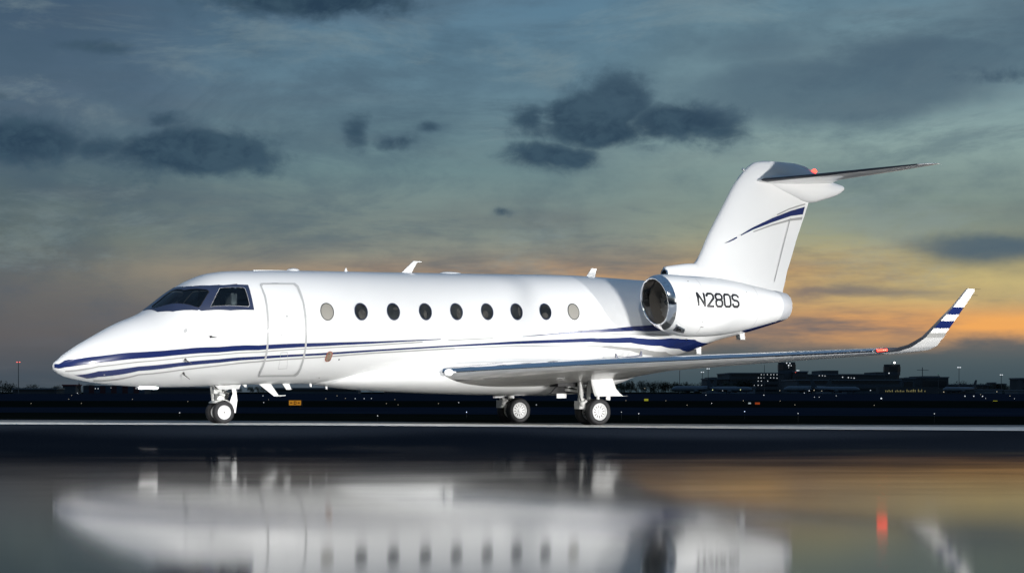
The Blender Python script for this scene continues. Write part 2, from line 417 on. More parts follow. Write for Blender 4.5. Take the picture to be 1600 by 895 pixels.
def ground_mat(name, c1, c2, rough, sc=.3, spec=.3):
    m = bpy.data.materials.new(name); m.use_nodes = True; t = m.node_tree; V.tree = t
    b = t.nodes['Principled BSDF']; g = t.nodes.new('ShaderNodeTexCoord'); sp = t.nodes.new('ShaderNodeSeparateXYZ')
    t.links.new(g.outputs['Object'], sp.inputs[0]); x, y = V(sp.outputs[0]), V(sp.outputs[1])
    n = noise(x, y, 0., sc, 8, .65); t.links.new(mixc(sstep(n, .3, .7), c1, c2), b.inputs['Base Color'])
    b.inputs['Roughness'].default_value = rough; b.inputs['Specular IOR Level'].default_value = spec
    return m
grass_m = ground_mat('night_grass', (.006, .008, .006), (.013, .016, .012), .95, .6, .0)
taxi_m = ground_mat('taxiway_asphalt', (.016, .021, .034), (.024, .030, .045), .7, .2, .0)
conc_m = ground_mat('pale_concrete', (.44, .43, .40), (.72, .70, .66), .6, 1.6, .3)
conc2_m = ground_mat('worn_concrete', (.16, .16, .16), (.25, .25, .24), .7, 1.5, .1)

# the ground in one large sheet to the horizon, the apron with its gentle fall laid just above it
gv = 9000
v = [(CAMP.x-gv, CAMP.y-gv, -.55), (CAMP.x+gv, CAMP.y-gv, -.55), (CAMP.x+gv, CAMP.y+gv, -.55), (CAMP.x-gv, CAMP.y+gv, -.55)]
tag(mesh_obj('ground', v, [(0, 1, 2, 3)], grass_m, smooth=False), kind='structure')
LP = (-900, 2500)      # generous sideways reach
sheet('apron', [far(800, 0)-RGT*60-FWD*15, far(800, 0)+RGT*60-FWD*15, far(800, 46)+RGT*70, far(800, 46)-RGT*60], 0, wa, 130)
# pale lit concrete strip under the aircraft: narrow at the left, wider at the right
SA, SB = far(-500, 35.2), far(2100, 40.0)
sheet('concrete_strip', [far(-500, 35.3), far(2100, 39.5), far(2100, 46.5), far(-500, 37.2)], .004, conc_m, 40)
sheet('bright_edge', [far(-500, 35.22), far(2100, 39.3), far(2100, 40.3), far(-500, 35.75)], .008, ground_mat('bright_edge_white', (.74, .73, .70), (.86, .85, .82), .5, 3., .3), 40)  # brighter front edge of the lit strip, put in as a whiter band
sheet('strip_edge_pavement', [far(-500, 37.2), far(2100, 46.5), far(2100, 50), far(-500, 40.5)], .003, conc2_m, 40)
tag(sheet('grass_verge', pq(-2500, 4200, 44, 66), .001, grass_m, 60), kind='structure')
for nm, a_, b_, m_ in (('taxiway', 66, 90, taxi_m), ('grass_field', 90, 154, grass_m), ('runway', 154, 700, taxi_m)):
    sheet(nm, pq(-3500, 5200, a_, b_), .002, m_, 24)

# ------------------------------------------------------------------ the jet
JET = empty('business_jet', (9.5, 0, 0))
tag(JET, 'white twin-engine business jet with navy stripes parked on the wet apron, tail number N280S', 'jet')
# fuselage stations: x, top z, bottom z, half width, z of widest point
FS = [(-.09, 1.25, 1.23, .004, 1.24), (-.07, 1.31, 1.175, .07, 1.24), (0, 1.372, 1.12, .14, 1.24), (.15, 1.50, 1.045, .24, 1.26), (.39, 1.66, .985, .36, 1.30), (.80, 1.90, .915, .53, 1.36),
      (1.215, 2.125, .872, .68, 1.44), (1.72, 2.345, .845, .82, 1.53), (2.0, 2.545, .838, .885, 1.59), (2.25, 2.74, .836, .94, 1.65), (2.49, 2.895, .838, .98, 1.72), (2.76, 3.045, .845, 1.02, 1.79),
      (3.15, 3.19, .86, 1.07, 1.88), (3.6, 3.257, .88, 1.11, 1.96), (4.26, 3.29, .90, 1.14, 2.02), (5.1, 3.32, .91, 1.155, 2.06),
      (7, 3.352, .93, 1.155, 2.10), (9.5, 3.395, .93, 1.155, 2.13), (12.15, 3.44, .94, 1.155, 2.16), (13.0, 3.42, 1.02, 1.13, 2.2), (13.8, 3.395, 1.20, 1.08, 2.27),
      (14.8, 3.37, 1.54, .95, 2.42), (15.4, 3.34, 1.70, .86, 2.5), (16.2, 3.27, 1.965, .70, 2.6), (16.92, 3.19, 2.13, .56, 2.7), (17.9, 3.08, 2.38, .40, 2.78), (18.3, 3.02, 2.49, .31, 2.79), (18.5, 2.95, 2.56, .20, 2.79)]
_fc = {}
def fsec(t):
    k = round(t, 3)
    if k not in _fc: _fc[k] = tuple(interp(FS, t, i) for i in (1, 2, 3, 4))
    return _fc[k]
PW = .96
def hull(t, th):
    """th 0 = crown, pi/2 = port side, pi = keel, negative = starboard"""
    zt, zb, hw, zc = fsec(t)
    c, s = math.cos(th), math.sin(th)
    cc = math.copysign(abs(c)**PW, c); ss = math.copysign(abs(s)**PW, s)
    return Vector((t, -hw*ss, zc+(zt-zc)*cc if c >= 0 else zc+(zc-zb)*cc))
def hull_n(t, th):
    e = .01
    a = hull(t+e, th)-hull(t-e, th); b = hull(t, th+e)-hull(t, th-e)
    n = b.cross(a)
    return n.normalized() if n.length > 0 else Vector((0, 0, 1))
def on_hull(u, v):
    """where the line of sight of a measured point first touches the port skin -> (x, th)"""
    k = (u-800)/FP; best = None
    Yv = -1.3
    while Yv < .05:
        x = (k*(D0+Yv*ca)-U0+Yv*sa)/(ca-k*sa); D = D0+x*sa+Yv*ca; z = CH+(VH-v)*D/FP
        if x > -.08 and x < 18.5:
            zt, zb, hw, zc = fsec(x)
            q = (z-zc)/(zt-zc) if z >= zc else (z-zc)/(zc-zb)
            m = 1-abs(q)**(2/PW)-abs(Yv/hw)**(2/PW)
            if best is None or m > best[0]: best = (m, x, q, Yv/hw)
            if m >= 0: break
        Yv += .004
    m, x, q, w = best
    th = math.atan2(abs(w)**(1/PW), math.copysign(abs(q)**(1/PW), q))
    return (x, th)
def pin(p, poly):
    x, y = p; r = False; n = len(poly)
    for i in range(n):
        x1, y1 = poly[i]; x2, y2 = poly[(i+1) % n]
        if (y1 > y) != (y2 > y) and x < (x2-x1)*(y-y1)/(y2-y1)+x1: r = not r
    return r
def densify(poly, h, sy):
    o = []
    for i, a in enumerate(poly):
        b = poly[(i+1) % len(poly)]
        L = math.hypot(b[0]-a[0], (b[1]-a[1])*sy); n = max(1, int(math.ceil(L/h)))
        o += [(a[0]+(b[0]-a[0])*k/n, a[1]+(b[1]-a[1])*k/n) for k in range(n)]
    return o
def patch(name, m, parent, polys, holes=(), off=.004, thick=0, h=.06, sy=1.1, S=hull, N=hull_n, mirror=False, inset=False):
    """cuts a shape out of a curved skin and lays it on that skin (paint, glass, door seals)"""
    P = []; Ed = []; pl = []; hl = []
    for src, dst in ((polys, pl), (holes, hl)):
        for p in src:
            d = densify(p, h, sy); b0 = len(P); P += d; dst.append(d)
            Ed += [(b0+i, b0+(i+1) % len(d)) for i in range(len(d))]
    xs = [p[0] for p in P]; ys = [p[1] for p in P]
    hy = h/sy
    nx, ny = int((max(xs)-min(xs))/h)+1, int((max(ys)-min(ys))/hy)+1
    for i in range(1, nx+1):
        for j in range(1, ny+1):
            q = (min(xs)+(i-.5+.11*(j % 2))*h, min(ys)+(j-.5)*hy)
            if any(pin(q, p) for p in pl) and not any(pin(q, p) for p in hl): P.append(q)
    r = geometry.delaunay_2d_cdt([Vector((p[0], p[1]*sy)) for p in P], Ed, [], 0, 1e-6)
    vs = [(p[0], p[1]/sy) for p in r[0]]; fs = []
    for f in r[2]:
        c = (sum(vs[i][0] for i in f)/3, sum(vs[i][1] for i in f)/3)
        if any(pin(c, p) for p in pl) and not any(pin(c, p) for p in hl): fs.append(tuple(f))
    obs = []
    for sgn in ((1, -1) if mirror else (1,)):
        vv = [S(x, y*sgn)+N(x, y*sgn)*off for x, y in vs]
        o = mesh_obj(name, vv, fs if sgn == 1 else [f[::-1] for f in fs], m, parent)
        # make sure the faces look outwards
        me = o.data
        if len(me.polygons):
            k = len(me.polygons)//2; c = me.polygons[k].center; n = me.polygons[k].normal
            if n.dot(N(*(lambda f: (sum(vs[i][0] for i in f)/3, sgn*sum(vs[i][1] for i in f)/3))(fs[k]))) < 0: me.flip_normals()
        if thick:
            md = o.modifiers.new('solid', 'SOLIDIFY'); md.thickness = thick; md.offset = -1
        obs.append(o)
    return obs if mirror else obs[0]
def H(pts): return [on_hull(u, v) for u, v in pts]
def band(top, bot): return H(top)+H(bot)[::-1]

# glazing outlines (port half; mirrored to starboard)
surround = [(1.80, .0)]+H([(246, 487.6), (270, 487), (315, 485.9), (360, 485.1), (397, 484.4), (393, 464), (387.5, 445.2), (350, 445.6), (327.5, 446.2), (300, 447.6), (285, 448.6)])+[(2.47, 0.)]
pane_f = [(1.925, .36), (1.90, .26), (1.93, .14), (2.36, .11), (2.43, .2)]+H([(288, 453.8), (324, 453), (327, 456), (313, 479), (309, 480.8)])
pane_s = H([(328.5, 479.6), (342.5, 451), (346, 450), (380, 449.4), (383, 451), (390.3, 477), (388, 479.8)])
def loft_hull(name, m, x0, x1, nx, nth, off, holes, parent, keep=None):
    v = []; f = []
    for i in range(nx+1):
        t = x0+(x1-x0)*i/nx
        if x0 < 0: t = x0+(x1-x0)*(i/nx)**1.35
        for j in range(nth):
            th = -math.pi+2*math.pi*j/nth
            v.append(hull(t, th)+(hull_n(t, th)*off if off else Vector()))
    for i in range(nx):
        ta = x0+(x1-x0)*((i+.5)/nx)**(1.35 if x0 < 0 else 1)
        for j in range(nth):
            th = abs(-math.pi+2*math.pi*(j+.5)/nth)
            if any(pin((ta, th), p) for p in holes): continue
            f.append((i*nth+j, (i+1)*nth+j, (i+1)*nth+(j+1) % nth, i*nth+(j+1) % nth))
    return v, f
def shrink(poly, d):
    cx = sum(p[0] for p in poly)/len(poly); cy = sum(p[1] for p in poly)/len(poly); o = []
    for x, y in poly:
        L = math.hypot(x-cx, y-cy); k = max(0, (L-d)/L); o.append((cx+(x-cx)*k, cy+(y-cy)*k))
    return o
hole = shrink(surround, .035); hole = [(x, y if y > .02 else 0.0) for x, y in hole]
hole[0] = (1.86, -.01); hole[-1] = (2.44, -.01)
v, f = loft_hull('fuselage', None, -.09, 18.5, 620, 144, 0, [hole], None)
n = len(v); f.append(tuple(range(n-144, n)))
fus = mesh_obj('fuselage', v, f, M['white'], JET, recalc=True)
v, f = loft_hull('cockpit_lining', None, 1.5, 4.6, 100, 96, -.05, [shrink(surround, .03)], None)
n = len(v); f.append(tuple(range(n-96, n))); f.append(tuple(range(96)))
mesh_obj('cockpit_lining', v, f, M['lining'], JET)
mirr = [(x, -y) for x, y in surround[::-1] if y > 0]
full = surround+mirr
pf2 = [(x, -y) for x, y in pane_f]; ps2 = [(x, -y) for x, y in pane_s]
patch('windscreen_surround', M['frame'], JET, [full], [pane_f, pane_s, pf2, ps2], off=.005, h=.05)
for pp, nm in ((pane_f, 'windscreen_pane'), (pane_s, 'side_pane')):
    patch(nm, M['glass'], JET, [pp], off=-.004, thick=.0, h=.06, mirror=True)
for pp in (pane_f, pane_s):
    ins = shrink(pp, .010)
    patch('pane_trim', M['seal'] if pp is pane_s else M['black'], JET, [pp], [ins], off=.008, h=.05, mirror=True)
# cockpit seats and glareshield
for s in (-1, 1):
    sb = MB(); sb.box((3.45, s*.48-.24, 1.75), (3.62, s*.48+.24, 2.5)).box((3.46, s*.48-.14, 2.52), (3.60, s*.48+.14, 2.78)).box((3.0, s*.48-.25, 1.6), (3.5, s*.48+.25, 1.75))
    o = sb.build('pilot_seat', M['seat'], JET); md = o.modifiers.new('b', 'BEVEL'); md.width = .04; md.segments = 3
MB().add([(2.0, -.62, 2.32), (2.0, .62, 2.32), (2.75, .82, 2.36), (2.75, -.82, 2.36)], [(0, 1, 2, 3)]).box((2.6, -.75, 2.05), (2.75, .75, 2.352)).build('glareshield', M['lining'], JET)
MB().box((3.7, .1, 2.45), (3.74, .3, 2.75)).build('cockpit_panel', M['ltgrey'], JET); MB().box((3.9, -.78, 2.5), (3.93, -.62, 2.74)).build('cockpit_panel', M['ltgrey'], JET)

# entry door: skin panel and pale seal line
door_o = [(408, 442.7), (460.6, 442.7), (466, 447), (471, 459), (474.9, 472), (478, 491), (479.4, 509.5), (478.6, 541), (475, 560), (470.6, 575), (466, 584), (461, 587.4), (403, 588.2), (406, 578), (413.7, 556.5), (417, 530), (417, 494), (412.4, 462.6), (406, 445.8)]
do = H(door_o)
di = H([(x+(2.9 if x < 440 else -2.9)*1., y+(2.6 if y < 460 and k < 4 or k >= 18 else (-2.6 if y > 583 else 0))) for k, (x, y) in enumerate(door_o)])
dr = patch('entry_door', M['white'], JET, [do], off=.004, h=.06)
patch('door_seal', M['seal'], dr, [do], [di], off=.013, h=.05)
# airstair release panel near the foot of the door
fl = H([(438, 550), (449, 549.5), (448, 575), (434, 576)]); patch('release_panel', M['seal'], dr, [fl], [shrink(fl, .012)], off=.0125, h=.05)
def dot(name, u, v, r, m, off=.006, par=None, S=None, ax=1):
    x, th = on_hull(u, v); k = 14
    return patch(name, m, par or JET, [[(x+r*ax*math.cos(q*2*math.pi/k), th+r/1.15*math.sin(q*2*math.pi/k)) for q in range(k)]], off=off, h=.03)
for u, v in ((448, 494), (439, 523)): dot('door_latch', u, v, .022, M['seal'], .0125, dr)

# paint: stripes measured along the skin
up_t = [(92.5, 568.5), (100.7, 563.6), (125, 560.2), (154, 556.5), (216.5, 550), (279, 545.5), (341.7, 541.8), (404, 539.3), (498, 535.4), (585, 533.2), (640, 531), (688.5, 529.3)]
up_b = [(91.5, 575.2), (100.7, 573.6), (125, 570.2), (154, 566.2), (216.5, 559.6), (279, 554.3), (341.7, 550.2), (404, 546.5), (498, 540.8), (585, 536.2), (640, 533), (688.5, 530.2)]
patch('blue_stripe', M['blue'], JET, [[(-.066, .95)]+H(up_t)+H(up_b)[::-1]+[(-.066, 1.85)]], off=.009, h=.07, mirror=True)
lo_t = [(116, 585.4), (154, 579.3), (216.5, 572), (279, 566), (341.7, 560.6), (404, 556.5), (467, 552.9), (500, 551.2), (585, 545.9), (710, 538.7), (804, 533), (898, 529.0), (922.6, 527.7), (985, 526.6), (1048, 528.0), (1085, 530.2), (1121, 533)]
lo_b = [(136, 590.5), (154, 588.0), (216.5, 579), (279, 572), (341.7, 566), (404, 560.6), (467, 556.2), (500, 554.6), (585, 548.6), (710, 541), (804, 537), (898, 534.4), (922.6, 533.8), (985, 535.2), (1032, 539.8), (1062, 544.5), (1078.5, 548.4)]
patch('blue_stripe', M['blue'], JET, [band(lo_t, lo_b)], off=.009, h=.07, mirror=True)
ur_t = [(816, 525.4), (860, 521), (922.6, 514.9), (991.5, 509.5), (1010, 508.3)]
ur_b = [(816, 525.8), (860, 522.9), (922.6, 519.2), (991.5, 516.4), (1010, 517.4)]
rear = H(ur_t)+[(15., 1.56), (16., 1.60), (17., 1.55), (18.46, 1.2), (18.46, 2.9), (17.9, 2.9), (17.2, 2.9), (16.6, 2.2), (15.6, 1.86), (14.8, 1.74)]+H(ur_b)[::-1]
patch('blue_stripe', M['blue'], JET, [rear], off=.009, h=.07, mirror=True)
def line(pts, w): return band([(u, v-w/2) for u, v in pts], [(u, v+w/2) for u, v in pts])
for pts, w in (([(102, 579.4), (154, 572), (216, 565), (279, 559), (341, 554), (404, 549.8), (498, 543.6), (585, 539), (660, 534)], 1.5),
               ([(146, 594.2), (216.5, 584.7), (279, 577.8), (341.7, 570.6), (404, 564.3), (467, 559.6), (500, 557.6), (585, 551), (710, 544)], 1.9),
               ([(700, 531.2), (770, 528)], 1.0), ([(710, 544), (804, 540), (898, 539.6)], 1.0),
               ([(905, 524.5), (960, 521.5), (1020, 521.5), (1045, 523.5)], 1.5)):
    patch('grey_stripe', M['grey'], JET, [line(pts, w)], off=.009, h=.07, mirror=True)
patch('grey_stripe', M['grey'], JET, [H([(898, 539.4), (954, 539.6), (1001, 543.3), (1040, 549), (1062, 553.6), (1050, 557), (1037, 560.3), (1018, 555), (985, 547.5), (940, 542)])], off=.009, h=.07, mirror=True)

# cabin windows
for i, u in enumerate([511, 564, 614.5, 664.5, 713, 761, 807, 852, 896]):
    x, th = on_hull(u, 486.6)
    el = lambda a, b, n=40: [(x+a*math.cos(q*2*math.pi/n), th+b*math.sin(q*2*math.pi/n)) for q in range(n)]
    rx, ry = .150, .178/1.21
    w = patch('cabin_window', M['shade'] if i in (0, 8) else M['cabin'], JET, [el(rx, ry)], off=.0035, h=.06, mirror=True)
    if 0 < i < 8:
        gx, gy, ga, gb = [(0, 0, 0, 0), (.02, .05, .09, .10), (.06, -.05, .06, .03), (-.01, .05, .04, .09), (.05, .04, .05, .11), (-.05, .05, .07, .08), (.07, .0, .03, .10), (-.02, .07, .08, .06)][i]
        patch('cabin_seat_top', M['seatdim'], w[0], [[(x+gx+ga*math.cos(q*.5236), th+gy+gb/1.21*math.sin(q*.5236)) for q in range(12)]], off=.005, h=.05)
    for o, sgn in zip(w, (1, -1)):
        o['label'] = 'oval cabin window with beige shade down' if i in (0, 8) else 'oval cabin window, dark inside'
        fr = patch('window_frame', M['frame'] if i not in (0, 8) else M['hyd'], o, [[(a, b*sgn) for a, b in el(rx+.006, ry+.006)]], [[(a, b*sgn) for a, b in el(rx-.012, ry-.012)]], off=.0085, h=.05)

# belly fairing under the wing roots
BF = [(5.6, 1.00, .90, .25, .97), (6.4, 1.25, .80, .75, 1.02), (7.6, 1.5, .735, 1.08, 1.1), (9.4, 1.62, .674, 1.24, 1.16), (10.4, 1.62, .66, 1.27, 1.16), (11.5, 1.60, .652, 1.27, 1.16), (12.3, 1.52, .72, 1.2, 1.14), (12.9, 1.5, .85, 1.08, 1.2), (13.6, 1.55, 1.07, .85, 1.3), (14.4, 1.6, 1.38, .4, 1.5)]
v = []; f = []; NX, NTH = 70, 48
for i in range(NX+1):
    t_ = 5.6+8.8*i/NX; zt, zb, hw, zc = [interp(BF, t_, k) for k in (1, 2, 3, 4)]
    for j in range(NTH):
        q = 2*math.pi*j/NTH; c, s = math.cos(q), math.sin(q)
        cc = math.copysign(abs(c)**.8, c); ss = math.copysign(abs(s)**.8, s)
        v.append((t_, -hw*ss, zc+(zt-zc)*cc if c > 0 else zc+(zc-zb)*cc))
for i in range(NX):
    for j in range(NTH): f.append((i*NTH+j, (i+1)*NTH+j, (i+1)*NTH+(j+1) % NTH, i*NTH+(j+1) % NTH))
f.append(tuple(range(NTH))); f.append(tuple(range(NX*NTH, (NX+1)*NTH)))
mesh_obj('belly_fairing', v, f, M['white'], JET, recalc=True)

# ---- lofted flying surfaces
def foil(n, tc):
    up = []; lo = []
    for i in range(n+1):
        x = (1-math.cos(math.pi*i/n))/2
        y = 5*tc*(.2969*math.sqrt(x)-.126*x-.3516*x*x+.2843*x**3-.1036*x**4)
        up.append((x, y)); lo.append((x, -y*.95))
    return up[::-1]+lo[1:]        # trailing edge -> over the top -> nose -> below
def surf_loft(secs, sgn, n=22, sub=6):
    """secs: (xle, |y|, zle, chord, tc, twist); returns rows of points"""
    # refine along span
    par = [i for i in range(len(secs))]
    rows = []
    tab = [(i,)+tuple(s) for i, s in enumerate(secs)]
    st = [i/sub for i in range((len(secs)-1)*sub+1)]
    def lin_(q, k):
        i = min(int(q), len(secs)-2); w = q-i; return secs[i][k]*(1-w)+secs[i+1][k]*w
    for q in st:
        x, y, z, c, tc, tw = [lin_(q, k) for k in range(6)]
        e = .3; q0, q1 = max(0, q-e), min(len(secs)-1, q+e)
        dyv = lin_(q1, 1)-lin_(q0, 1); dzv = lin_(q1, 2)-lin_(q0, 2); L = math.hypot(dyv, dzv) or 1
        ny, nz = -dzv/L, dyv/L
        r = []
        for fx, fy in foil(n, tc):
            px = x+fx*c*math.cos(tw)-0; h = fy*c-fx*c*math.sin(tw)
            r.append(Vector((px, sgn*-(y+ny*h), z+nz*h)))
        rows.append(r)
    return rows
def rows_mesh(name, rows, cols, m, parent, cap=True, closed=False, flip=False):
    """cols: column index range along the section"""
    a, b_ = cols; v = []; f = []; W = b_-a+1
    for r in rows: v += r[a:b_+1]
    for i in range(len(rows)-1):
        for j in range(W-1): f.append((i*W+j, (i+1)*W+j, (i+1)*W+j+1, i*W+j+1))
    if cap:
        f.append(tuple(range(W))); f.append(tuple(range((len(rows)-1)*W, len(rows)*W)))
    o = mesh_obj(name, v, f, m, parent, recalc=False)
    bm = bmesh.new(); bm.from_mesh(o.data); bmesh.ops.remove_doubles(bm, verts=bm.verts, dist=1e-5)
    bmesh.ops.recalc_face_normals(bm, faces=bm.faces)
    for e in bm.edges:
        if len(e.link_faces) == 2 and e.calc_face_angle(0) > R(50): e.smooth = False
    bm.to_mesh(o.data); bm.free()
    return o
def inflate(rows, d):
    out_ = []
    for i, r_ in enumerate(rows):
        cen = sum(r_, Vector())/len(r_); a = rows[max(0, i-1)]; b__ = rows[min(len(rows)-1, i+1)]; q = []
        for j, p in enumerate(r_):
            if i == 0 or i == len(rows)-1: pass
            tc = r_[min(len(r_)-1, j+1)]-r_[max(0, j-1)]; ts = b__[j]-a[j]
            n = tc.cross(ts)
            if n.length < 1e-9: n = p-cen
            n.normalize()
            ref = r_[len(r_)//2-(1 if j <= len(r_)//2 else -1)*0]
            if j == len(r_)//2: n = (p-cen).normalized()
            elif n.dot(p-r_[len(r_)-1-j]) < 0: n = -n
            q.append(p+n*d)
        out_.append(q)
    return out_
def cells(name, rows, pred, m, parent, cap=False):
    """only the skin cells (row, column) that pred accepts: neighbours butt edge to edge"""
    W = len(rows[0]); v = [p for r_ in rows for p in r_]
    f = [(i*W+j, (i+1)*W+j, (i+1)*W+j+1, i*W+j+1) for i in range(len(rows)-1) for j in range(W-1) if pred(i, j)]
    fl = {(i, j): None for i in range(0)}
    if cap: f += [tuple(range(W)), tuple(range((len(rows)-1)*W, len(rows)*W))]
    used = sorted({k for q in f for k in q}); mp = {k: n_ for n_, k in enumerate(used)}
    o = mesh_obj(name, [v[k] for k in used], [tuple(mp[k] for k in q) for q in f], m, parent)
    bm = bmesh.new(); bm.from_mesh(o.data); bmesh.ops.remove_doubles(bm, verts=bm.verts, dist=1e-6)
    bmesh.ops.recalc_face_normals(bm, faces=bm.faces)
    cen = sum((Vector(p) for p in v), Vector())/len(v)
    for e in bm.edges:
        if len(e.link_faces) == 2 and e.calc_face_angle(0) > R(50): e.smooth = False
    bm.to_mesh(o.data); bm.free()
    return o
WS = [(7.75, .55, 1.165, 5.2, .115, .03), (7.96, 1.0, 1.165, 4.9, .118, .03), (8.24, 1.25, 1.172, 4.6, .118, .03), (8.62, 1.6, 1.195, 4.15, .12, .03), (9.94, 3.4, 1.296, 2.85, .115, .02), (11.96, 6.0, 1.43, 2.0, .105, .01), (13.85, 8.45, 1.556, 1.22, .10, 0)]
NN = 22
for sgn in (1, -1):
    rows = surf_loft(WS, sgn, NN, 6)
    isle = lambda i, j: i >= 5 and NN-4 <= j < NN+4
    islo = lambda i, j: i >= 6 and j >= NN+4
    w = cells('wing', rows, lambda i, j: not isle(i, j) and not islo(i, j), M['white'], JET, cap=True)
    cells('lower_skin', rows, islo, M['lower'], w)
    cells('leading_edge', rows, isle, M['chrome'], w)
    # aileron and flap outlines as thin dark gaps on the underside
    # winglet: blends up and back from the tip
    WL = [(13.85, 8.45, 1.556, 1.22, .10, 0), (14.20, 8.66, 1.58, .92, .095, 0), (14.366, 8.86, 1.655, .80, .09, 0), (14.446, 9.01, 1.745, .66, .085, 0), (14.52, 9.12, 1.825, .585, .08, 0), (14.60, 9.20, 1.94, .52, .08, 0), (14.69, 9.28, 2.065, .475, .075, 0), (14.81, 9.36, 2.22, .425, .075, 0), (15.0, 9.43, 2.41, .343, .07, 0), (15.29, 9.5, 2.735, .27, .07, 0), (15.33, 9.51, 2.775, .22, .05, 0)]
    wr = surf_loft(WL, sgn, 16, 4)
    bnd = lambda i: 'g' if 16 <= i < 19 else 'b' if 22 <= i < 26 else 'c' if 29 <= i < 32 else None
    wle = lambda j: 12 <= j < 20
    wl = cells('winglet', wr, lambda i, j: not wle(j) and not bnd(i), M['white'], w, cap=True)
    cells('grey_band', wr, lambda i, j: not wle(j) and bnd(i) == 'g', M['grey'], wl)
    cells('blue_band', wr, lambda i, j: not wle(j) and bnd(i) == 'b', M['blue'], wl)
    cells('blue_band', wr, lambda i, j: not wle(j) and bnd(i) == 'c', M['blue'], wl)
    cells('leading_edge', wr, lambda i, j: wle(j), M['navymet'], wl)
    # navigation light
    nl = MB(); p0 = Vector((13.93, -sgn*8.49, 1.562)); p1 = Vector((14.10, -sgn*8.60, 1.572))
    nl.tube(p0+Vector((-.012, 0, 0)), p1+Vector((-.012, 0, 0)), .024, .022, 10)
    nl.build('navigation_light', M['redlens'] if sgn == 1 else M['lamp'], w, smooth=True)
    # landing lamp lens in the root leading edge, emission added to make it bright
    lm = MB(); c = Vector((8.18, -sgn*1.32, 1.16)); lm.ball(c, .105, 14, (.8, 1.3, .75)); lm.build('landing_lamp', M['glowlens'], w, smooth=True)
    # flap hinge fairing / fence above the root, static wicks
    wk = []
    for yy in (5.4, 6.4, 7.4, 8.2):
        i_ = min(range(len(rows)), key=lambda k: abs(abs(rows[k][NN].y)-yy)); q = rows[i_][0]; wk.append(MB().tube(q, q+Vector((.14, 0, .0)), .004, n=5))
    for q in (wr[-1][0], wr[-6][0]): wk.append(MB().tube(q, q+Vector((.16, 0, 0)), .003, n=5))
    for b_ in wk: b_.build('static_wick', M['black'], w)
    # boundary fence plate near the wing root trailing area
    def wp(u, v, Yv):
        k = (u-800)/FP; x = (k*(D0+Yv*ca)-U0+Yv*sa)/(ca-k*sa); D = D0+x*sa+Yv*ca
        return Vector((x, Yv*sgn, CH+(VH-v)*D/FP))
    MB().prism([wp(u, v, -1.45) for u, v in ((962, 552), (964.5, 553), (966, 558.5), (1000, 554.2), (1001.5, 548.4), (1003.5, 548.2), (1003.8, 556.6), (962, 562))], (0, .03, 0)).build('flap_fairing', M['frame'], w)

# ---- fin, bullet and tailplane
def prof_body(name, m, secs, parent, n=40, pw=1.0):
    """secs: (x, ztop, zbot, halfwidth)"""
    v = []; f = []; xs0, xs1 = secs[0][0], secs[-1][0]; NXb = 60
    for i in range(NXb+1):
        x = xs0+(xs1-xs0)*i/NXb; zt, zb, hw = [interp(secs, x, k) for k in (1, 2, 3)]; zc = (zt+zb)/2
        for j in range(n):
            q = 2*math.pi*j/n; c, s = math.cos(q), math.sin(q)
            v.append((x, hw*math.copysign(abs(s)**pw, s), zc+(zt-zb)/2*math.copysign(abs(c)**pw, c)))
    for i in range(NXb):
        for j in range(n): f.append((i*n+j, (i+1)*n+j, (i+1)*n+(j+1) % n, i*n+(j+1) % n))
    f.append(tuple(range(n))); f.append(tuple(range(NXb*n, (NXb+1)*n)))
    return mesh_obj(name, v, f, m, parent, recalc=True)
# fin as stacked sections: z, x leading, x trailing, half thickness
FN = [(2.9, 15.0, 18.42, .20), (3.2, 15.15, 18.42, .19), (3.5, 15.35, 18.50, .18), (3.72, 15.52, 18.555, .17), (3.85, 15.68, 18.60, .165), (4.0, 15.80, 18.66, .16), (4.6, 16.12, 18.88, .15), (5.37, 16.60, 19.2, .135), (5.7, 16.80, 19.32, .13), (6.0, 17.02, 19.45, .125), (6.215, 17.23, 19.5, .12), (6.33, 17.38, 19.3, .10), (6.42, 17.55, 19.1, .08), (6.462, 17.80, 18.8, .045)]
rows = []
for i in range(61):
    z = 2.9+(6.462-2.9)*i/60; xl, xt, ht = [interp(FN, z, k) for k in (1, 2, 3)]
    rows.append([Vector((xl+fx*(xt-xl), -fy*ht/.06, z)) for fx, fy in foil(18, .12)])
fin = rows_mesh('tail_fin', rows, (0, 36), M['white'], JET)
def finsurf(x, z):
    xl, xt, ht = [interp(FN, z, k) for k in (1, 2, 3)]; q = min(1, max(0, (x-xl)/(xt-xl)))
    y = 5*.12*(.2969*math.sqrt(q)-.126*q-.3516*q*q+.2843*q**3-.1036*q**4)*ht/.06
    return Vector((x, -y, z))
def P0(u, v, Yv=0.):
    k = (u-800)/FP; x = (k*(D0+Yv*ca)-U0+Yv*sa)/(ca-k*sa); D = D0+x*sa+Yv*ca
    return (x, CH+(VH-v)*D/FP)
def fpatch(name, m, pts, off=.014):
    pl = [P0(u, v, -.12) for u, v in pts]
    for s in (1, -1):
        patch(name, m, fin, [pl], off=0, h=.04, sy=1, S=lambda x, z: Vector((0, 0, 0))+Vector((finsurf(x, z).x, s*(finsurf(x, z).y-off), z)), N=lambda x, z: Vector((0, -s, 0)))
fpatch('blue_stripe', M['blue'], [(1156, 367), (1175, 355.8), (1206.5, 341), (1237.8, 329.2), (1261.5, 322.6), (1258.5, 334.6), (1237.8, 337.4), (1206.5, 347.4), (1175, 359.2), (1156, 368.6)])
fpatch('blue_stripe', M['blue'], [(1131, 380.6), (1146, 372), (1150, 370.2), (1150, 372.4), (1140, 377.4)])
fpatch('grey_stripe', M['grey'], [(1176, 361.8), (1206, 350.6), (1238, 341.6), (1258, 338.4), (1257, 342.8), (1238, 344.8), (1206, 353), (1176, 363.2)])
